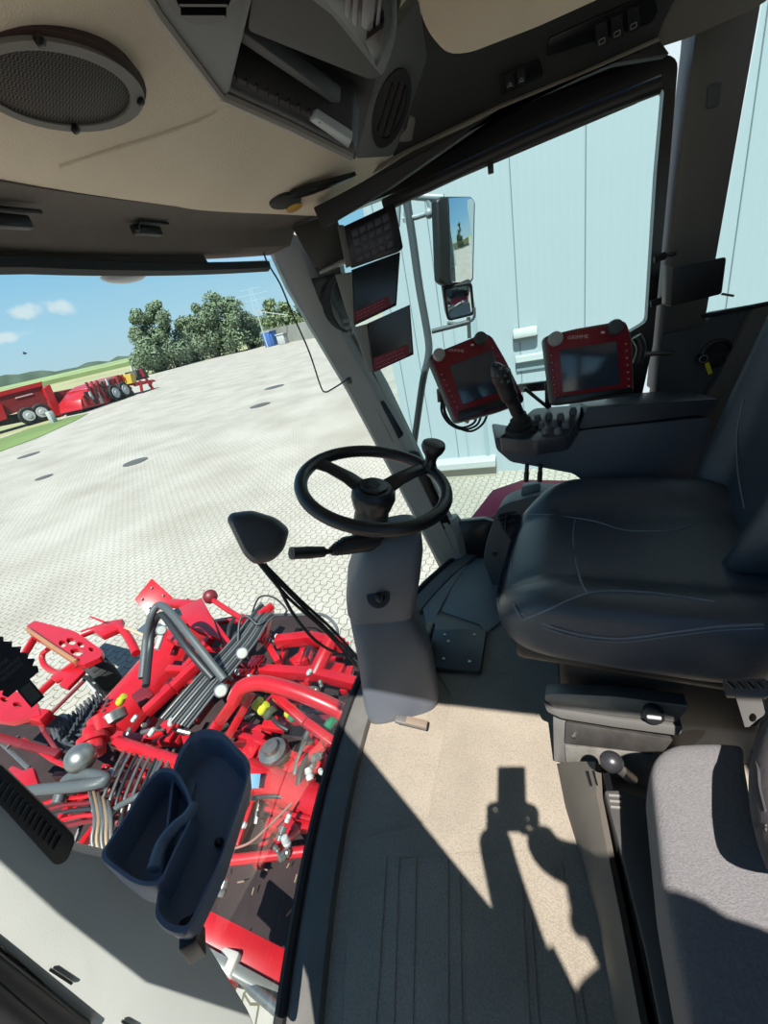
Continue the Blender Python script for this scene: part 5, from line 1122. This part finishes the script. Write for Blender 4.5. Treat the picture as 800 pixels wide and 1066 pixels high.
# pale fittings scattered over the valve blocks
for px, py in [(330, 788), (326, 797), (334, 803), (322, 806), (293, 868), (298, 876), (288, 884), (296, 890), (250, 836), (246, 848), (252, 858), (243, 866), (300, 852), (190, 738), (198, 746), (206, 738), (216, 728), (178, 752), (240, 706), (247, 700), (236, 716), (262, 706), (330, 690), (322, 700), (334, 712), (326, 718), (288, 662), (140, 748), (150, 755), (158, 762), (134, 762), (118, 804), (110, 822), (102, 840), (244, 870), (310, 968), (314, 952), (232, 924)]:
    m = M(); q = A((px, py, -1.0)); ax_ = V((rn.gauss(0, 1), rn.gauss(0, 1), 1)).normalized(); r = rn.uniform(.014, .026)
    m.lathe(q, ax_, [(0, -r*1.4), (r*.8, -r*1.3), (r, -r*.4), (r*.7, 0), (r, r*.3), (r*.8, r*1.4), (0, r*1.6)], 10); m.build('fitting', WHITE if rn.random() < .45 else PIPE, hd_)
for px, py, w_, h_, l_ in [(150, 726, .2, .12, .3), (205, 716, .16, .12, .2), (268, 690, .2, .1, .2), (312, 690, .18, .16, .2), (350, 700, .2, .14, .2), (262, 820, .16, .16, .18), (300, 862, .14, .1, .2), (330, 797, .12, .1, .2), (140, 812, .12, .2, .2)]:
    m = M(); m.box(A((px, py, -1.15)), (w_*.6, l_*.6, h_*.6), Matrix.Rotation(rn.uniform(-.6, .6), 3, 'Z'), .012); m.build('valve_block', (RED, DEEPRED)[rn.random() < .35], hd_)
# small frame members, brackets and lines of the lifting unit
def inside(x, y, poly):
    c = False
    for (x0, y0), (x1, y1) in zip(poly, poly[1:]+poly[:1]):
        if (y0 > y) != (y1 > y) and x < (x1-x0)*(y-y0)/(y1-y0)+x0: c = not c
    return c
REG = [(110, 790), (160, 735), (200, 665), (245, 640), (290, 640), (350, 668), (366, 700), (360, 760), (335, 830), (318, 870), (240, 860), (200, 800), (150, 850), (100, 880), (40, 850), (70, 800)]
cnt = 0
while cnt < 125:
    x, y = rn.uniform(30, 370), rn.uniform(630, 890)
    if not inside(x, y, REG): continue
    z = rn.uniform(-1.4, -1.08); q = A((x, y, z)); an = rn.choice([.12, .12, 1.69, 1.69, rn.uniform(0, 3.1)]); d = V((cos(an), sin(an), rn.uniform(-.3, .3))); L_ = rn.uniform(.06, .2)
    m = M(); k = rn.random()
    if k < .55: m.beam(q-d*L_, q+d*L_, rn.uniform(.03, .06), rn.uniform(.03, .07), bevel=.004); m.build('frame_member', RED if rn.random() < .8 else DEEPRED, hd_)
    elif k < .8: m.tube([q-d*L_, q+V((0, 0, .05)), q+d*L_*1.2], rn.uniform(.01, .018), 8, 4); m.build('short_hose', HOSE if rn.random() < .6 else PIPE, hd_)
    else: m.prism([q+V((-.06, -.04, 0)), q+V((.05, -.05, .01)), q+V((.07, .03, .02)), q+V((-.02, .06, .01))], (0, 0, -.02), .003); m.build('bracket_plate', RED, hd_)
    cnt += 1
for k in range(26):
    x, y = rn.uniform(212, 335), rn.uniform(840, 985)
    if x > 345-(y-820)*.22 or x < 262-(y-800)*.3: continue
    q = A((x, y, -1.30)); d = V((rn.gauss(0, 1), rn.gauss(0, 1), .2)).normalized()
    m = M(); m.beam(q-d*.01, q+d*rn.uniform(.01, .03), .006, .004); m.build('straw_scrap', mat('straw', (170, 140, 112), .9), hd_)
# spiral brush drum
a = A((66, 775, -1.3)); b = A((112, 735, -1.3)); d = (b-a).normalized(); m = M(); m.cyl(a, b, .08, 14); x = d.orthogonal().normalized(); y = d.cross(x)
for k in range(110):
    t = k/110; an = k*1.13; u = x*cos(an)+y*sin(an); p = a.lerp(b, t); m.tube([p+u*.07, p+u*.16+d*.02], [.02, .007], 6)
m.build('spiked_roller', mat('spike_rubber', (56, 60, 66), .7), hd_)
# left corner clutter
for pts, w_, mt in [([(-20, 742, -1.0), (30, 745, -1.0), (50, 748, -1.0)], .16, RED), ([(-20, 728, -1.05), (36, 736, -1.05)], .08, RED), ([(-20, 762, -1.1), (26, 776, -1.1), (62, 786, -1.1)], .09, DEEPRED), ([(34, 738, -1.0), (46, 762, -1.05), (60, 782, -1.1)], .05, DEEPRED), ([(-10, 800, -1.1), (34, 812, -1.1)], .07, DEEPRED), ([(0, 772, -1.15), (30, 800, -1.15)], .05, PIPE), ([(24, 770, -1.1), (56, 792, -1.1), (74, 800, -1.1)], .05, RED), ([(10, 806, -1.05), (34, 818, -1.05)], .14, RED), ([(6, 780, -1.1), (20, 766, -1.1)], .04, PIPE)]:
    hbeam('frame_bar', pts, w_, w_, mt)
hplate('corner_plate', [(-20, 718), (10, 716), (38, 730), (42, 744), (12, 752), (-20, 748)], -.95, .04, RED, holes=[ell(18, 734, 5, 3, 20), ell(4, 728, 4, 2.5, 20)])
hplate('corner_plate', [(12, 806), (34, 798), (40, 818), (26, 828)], -1.0, .05, RED)
# gauge wheel on its swing arm at the left end
ga = thing('gauge_wheel_arm', 'red swing arm carrying a small black gauge wheel at the header end', 'wheel arm', at(100, 722, z=GZ))
AZ = -1.15
hplate('perforated_plate', rp([(27, 652), (36, 646), (78, 657), (107, 677), (105, 684), (85, 693), (78, 689), (62, 680), (31, 661)], 3), AZ, .05, RED, (0, 0, 1), par=ga, holes=[ell(65, 670, 4, 3.4, 30), ell(74, 667.5, 5, 3.4, 20), ell(84, 671, 4, 2.6, 30), ell(95, 676, 3, 2, 30), ell(80, 679, 7, 3.5, 15)])
hbeam('side_rail', [(29, 656, AZ), (58, 676, AZ), (80, 690, AZ)], .06, .12, mat('rail_gold', (190, 130, 90), .5), par=ga)
hbeam('end_leg', [(36, 664, AZ-.05), (20, 690, AZ-.2)], .09, .12, par=ga)
htube('hoop', [(50, 676, AZ-.1), (44, 682, AZ-.15), (46, 692, AZ-.2), (56, 699, AZ-.2), (66, 700, AZ-.15)], .05, RED, par=ga)
hbeam('yoke_arm', [(82, 688, AZ), (62, 702, AZ-.1), (40, 722, AZ-.2)], .09, .1, par=ga)
hplate('yoke_plate', [(52, 704), (76, 690), (88, 698), (70, 716), (61, 713), (67, 705), (57, 709)], AZ-.05, .04, RED, par=ga)
htube('swing_tube', [(86, 660, AZ), (104, 654, AZ), (122, 652, AZ+.02), (134, 664, AZ), (142, 680, AZ-.05)], .07, RED, par=ga)
hplate('hinge_plate', [(96, 656), (108, 647), (128, 644), (124, 654), (106, 662)], AZ+.05, .06, RED, par=ga)
hbeam('spreader_bar', [(94, 642, AZ+.1), (110, 648, AZ+.08)], .03, .03, par=ga)
m = M(); m.tube([A((88, 708, -1.6)), A((68, 728, -1.7)), A((48, 748, -1.75))], .02, 8); m.build('guide_rod', DEEPRED, ga)
wc = at(105, 703, z=GZ+.28); wa = V((.55, -.55, .0)).normalized()
wa = (at(96, 712, z=GZ+.28)-at(112, 700, z=GZ+.28)).normalized()
m = M(); r = .29; m.lathe(wc-wa*.1, wa, [(r*.6, 0), (r*.92, .0), (r, .04), (r, .16), (r*.92, .2), (r*.6, .2)], 28); wt = m.build('tyre', RUBBER, ga)
m = M()
for k in range(28):
    an = 2*pi*k/28; x = wa.orthogonal().normalized(); y = wa.cross(x); u = x*cos(an)+y*sin(an); m.beam(wc+u*r-wa*.07, wc+u*r+wa*.07, .03, .014, u)
m.build('tread', RUBBER, wt)
for sg in (1, -1):
    m = M(); m.lathe(wc+wa*(.082*sg), wa*sg, [(r*.66, -.06), (r*.66, .035), (r*.52, .0), (r*.2, .01), (0, .015)], 24); m.build('rim', WHITE, wt)
# ================================================================== THE PHOTOGRAPHER (stands on the ladder outside the left door, behind the camera)
def skin_mesh(name, verts, edges, radii, root, mt, parent=None, lv=1):
    off = V((0, 0, 0)); q = parent
    while q: off += q.location; q = q.parent
    me = bpy.data.meshes.new(name); me.from_pydata([V(v)-off for v in verts], edges, []); o = bpy.data.objects.new(name, me); COL.objects.link(o)
    o.modifiers.new('skin', 'SKIN'); lay = me.skin_vertices[0] if me.skin_vertices else None
    if lay is None:
        bpy.context.view_layer.objects.active = o; bpy.context.view_layer.update()
    for i, r in enumerate(radii):
        sv = me.skin_vertices[0].data[i]; sv.radius = (r, r) if not hasattr(r, '__len__') else r; sv.use_root = (i == root)
    s = o.modifiers.new('sub', 'SUBSURF'); s.levels = lv; s.render_levels = lv; me.materials.append(mt)
    if parent: o.parent = parent
    return o
CX = RM @ V((1, 0, 0)); CY = RM @ V((0, 1, 0)); CZ = RM @ V((0, 0, 1))     # picture right, picture up, back towards the photographer
ph = thing('phone', 'black phone held upright in both hands by the photographer', 'phone', CAM+CZ*.016-CY*.062)
m = M(); R_ = Matrix((CX, CY, CZ)).transposed(); m.box(CAM+CZ*.016-CY*.060, (.076, .160, .009), R_, .004, 3); m.build('phone_body', SATIN, ph)
m = M(); m.box(CAM+CZ*.0208-CY*.060, (.070, .150, .0006), R_); m.build('phone_screen', mat('phone_screen', (20, 22, 26), .1), ph)
SK = mat('skin', (196, 150, 124), .55); SH = mat('shirt_blue', (70, 84, 104), .9, bump=.2, bscale=60); TRO = mat('trousers', (58, 58, 64), .9); HR = mat('hair_brown', (62, 46, 34), .8)
B = V((-.34, -.24, .22)); fw = V((.86, .50, 0)).normalized(); lf = V((-fw.y, fw.x, 0))
pr = thing('person', 'person in a blue shirt standing outside the left door holding a phone', 'person', B+V((0, 0, -.50)))
hands = {}
for s in (1, -1):
    hands[s] = CAM-CX*(.055*s)-CY*.115+CZ*.037
def Bp(f, l, z): return B+fw*f+lf*l+V((0, 0, z))
fl = -.50
vs = [Bp(0, 0, .34), Bp(0, 0, .50), Bp(.0, 0, .68), Bp(-.01, 0, .84), Bp(-.01, 0, .93), Bp(.01, 0, 1.02), Bp(.02, 0, 1.10), Bp(.03, 0, 1.18),
      Bp(-.01, .17, .87), V((-.26, -.03, 1.0)), hands[1]+CZ*.05-CY*.03, hands[1],
      Bp(-.01, -.17, .87), V((-.13, -.33, 1.09)), hands[-1]+CZ*.05-CY*.03, hands[-1],
      Bp(0, .09, .28), Bp(.02, .10, -.08), Bp(-.02, .10, -.44), Bp(.12, .11, -.48),
      Bp(0, -.09, .28), Bp(.02, -.10, -.08), Bp(-.02, -.10, -.44), Bp(.12, -.11, -.48)]
es = [(0, 1), (1, 2), (2, 3), (3, 4), (4, 5), (5, 6), (6, 7), (3, 8), (8, 9), (9, 10), (10, 11), (3, 12), (12, 13), (13, 14), (14, 15), (0, 16), (16, 17), (17, 18), (18, 19), (0, 20), (20, 21), (21, 22), (22, 23)]
rd_ = [(.14, .10), (.13, .10), (.15, .11), (.12, .09), (.06, .055), (.07, .075), (.08, .095), (.06, .075), .068, .052, .042, .046, .068, .052, .042, .046, .085, .058, .04, .03, .085, .058, .04, .03]
body = skin_mesh('body', vs, es, rd_, 0, SK, pr, 2)
# shirt and trousers as slightly larger shells over the body
sv = [0, 1, 2, 3, 8, 9, 12, 13]; mp_ = {v: i for i, v in enumerate(sv)}
skin_mesh('shirt', [vs[i] for i in sv], [(mp_[a], mp_[b]) for a, b in es if a in mp_ and b in mp_], [tuple(x*1.1 for x in rd_[i]) if hasattr(rd_[i], '__len__') else rd_[i]*1.18 for i in sv], 0, SH, pr, 2)
sv = [0, 16, 17, 18, 20, 21, 22]; mp_ = {v: i for i, v in enumerate(sv)}
skin_mesh('trousers', [vs[i]-V((0, 0, .01)) for i in sv], [(mp_[a], mp_[b]) for a, b in es if a in mp_ and b in mp_], [tuple(x*1.12 for x in rd_[i]) if hasattr(rd_[i], '__len__') else rd_[i]*1.25 for i in sv], 0, TRO, pr, 2)
hc = Bp(.02, 0, 1.10)
m = M(); m.ball(hc+V((0, 0, .05))-fw*.02, (.10, .10, .085), None, 20, 12); m.build('hair', HR, pr)
m = M(); q = hc+fw*.088+V((0, 0, -.005)); m.tube([q+V((0, 0, .02)), q+fw*.016-V((0, 0, .014)), q-V((0, 0, .02))], [.007, .013, .008], 8, 3); m.build('nose', SK, pr)
for s in (1, -1):
    m = M(); m.ball(hc+fw*.075+lf*(.033*s)+V((0, 0, .02)), .013); e_ = m.build('eye', WHITE, pr)
    m = M(); m.ball(hc+fw*.084+lf*(.033*s)+V((0, 0, .02)), .006); m.build('iris', SATIN, e_)
    m = M(); m.ball(hc+lf*(.085*s)+V((0, 0, .005)), (.018, .018, .03)); m.build('ear', SK, pr)
m = M(); m.tube([hc+fw*.084+lf*x+V((0, 0, -.045-.004*abs(x)*10)) for x in (-.025, 0, .025)], .006, 8, 3); m.build('mouth', mat('lip', (170, 100, 92), .5), pr)
# fingers: four round the back of the phone, thumb in front
for s in (1, -1):
    h = hands[s]; sd_ = -CX*s                       # outward direction
    for k in range(4):
        y = CY*(.028-.019*k); L_ = (.9, 1.0, .95, .78)[k]
        ch = [h+y*.6, h+sd_*.004+y-CZ*.022, h-sd_*.012+y*1.05-CZ*.031, h-sd_*(.012+.026*L_)+y*1.05-CZ*.0325]
        skin_mesh('finger', ch, [(0, 1), (1, 2), (2, 3)], [.0095, .009, .0082, .007], 0, SK, pr, 1)
    skin_mesh('thumb', [h+CY*.01, h-sd_*.012+CY*.024-CZ*.001, h-sd_*.028+CY*.034-CZ*.004], [(0, 1), (1, 2)], [.012, .0105, .008], 0, SK, pr, 1)
for l in (.105, -.105):
    m = M(); c = Bp(.07, l, -.47); R_2 = Matrix((fw, lf, V((0, 0, 1)))).transposed(); m.ball(c, (.15, .055, .05), R_2, 18, 10); m.box(c+V((0, 0, -.025)), (.26, .09, .02), R_2, .008); m.build('shoe', mat('shoe_brown', (70, 56, 46), .7), pr)
pf = thing('ladder_platform', 'grey grated step platform outside the left door', 'platform', (-.45, -.3, -2.0))
m = M(); m.box((-.43, -.2, -.315), (.66, .95, .03)); m.build('deck', PAINTMETAL, pf)
for x in (-.74, -.14):
    m = M(); m.box((x, -.2, -1.165), (.05, .06, 1.67)); m.build('post', PAINTMETAL, pf)
# ================================================================== SKY AND SUN
w = bpy.data.worlds.new('sky'); scn.world = w; w.use_nodes = True; nt = w.node_tree; nt.nodes.clear(); L = nt.links.new
def nd(t, **k):
    n = nt.nodes.new(t)
    for a, v in k.items(): setattr(n, a, v)
    return n
out = nd('ShaderNodeOutputWorld'); bg = nd('ShaderNodeBackground'); tc = nd('ShaderNodeTexCoord')
sep = nd('ShaderNodeSeparateXYZ'); L(tc.outputs['Generated'], sep.inputs[0])
ramp = nd('ShaderNodeValToRGB'); cr = ramp.color_ramp
for i, (p, c) in enumerate([(0.0, (196, 222, 234)), (.06, (184, 222, 243)), (.16, (156, 209, 243)), (.45, (122, 180, 233)), (1, (84, 140, 208))]):
    e = cr.elements[i] if i < 2 else cr.elements.new(p); e.position = p; e.color = lin(c)
L(sep.outputs['Z'], ramp.inputs[0])
noi = nd('ShaderNodeTexNoise'); noi.inputs['Scale'].default_value = 38; noi.inputs['Detail'].default_value = 6; L(tc.outputs['Generated'], noi.inputs['Vector'])
prev = ramp.outputs[0]
for (px, py, rx, rz) in [(27, 324, .026, .012), (63, 319, .021, .013), (5, 350, .03, .010)]:
    d = ray(px, py).normalized()
    sub = nd('ShaderNodeVectorMath', operation='SUBTRACT'); L(tc.outputs['Generated'], sub.inputs[0]); sub.inputs[1].default_value = d
    mul = nd('ShaderNodeVectorMath', operation='MULTIPLY'); L(sub.outputs[0], mul.inputs[0]); mul.inputs[1].default_value = (1/rx, 1/rx, 1/rz)
    ln_ = nd('ShaderNodeVectorMath', operation='LENGTH'); L(mul.outputs[0], ln_.inputs[0])
    ad = nd('ShaderNodeMath', operation='MULTIPLY_ADD'); L(noi.outputs['Fac'], ad.inputs[0]); ad.inputs[1].default_value = 2.2; L(ln_.outputs['Value'], ad.inputs[2])
    mr = nd('ShaderNodeMapRange', interpolation_type='SMOOTHSTEP'); L(ad.outputs[0], mr.inputs['Value'])
    mr.inputs['From Min'].default_value = 2.3; mr.inputs['From Max'].default_value = 1.5; mr.inputs['To Min'].default_value = 0; mr.inputs['To Max'].default_value = .75
    mx = nd('ShaderNodeMixRGB'); L(mr.outputs[0], mx.inputs[0]); L(prev, mx.inputs[1]); mx.inputs[2].default_value = lin((240, 246, 250)); prev = mx.outputs[0]
L(prev, bg.inputs[0]); bg.inputs[1].default_value = 1.0; L(bg.outputs[0], out.inputs[0])
sd = ray(531, 802).normalized()
sl = bpy.data.lights.new('sun', 'SUN'); sl.energy = 12.0; sl.angle = radians(.53); sl.color = (1, .96, .91)
so = bpy.data.objects.new('sun', sl); COL.objects.link(so); so.rotation_euler = (-sd).to_track_quat('Z', 'Y').to_euler()
so.location = (-3, 0, 6)
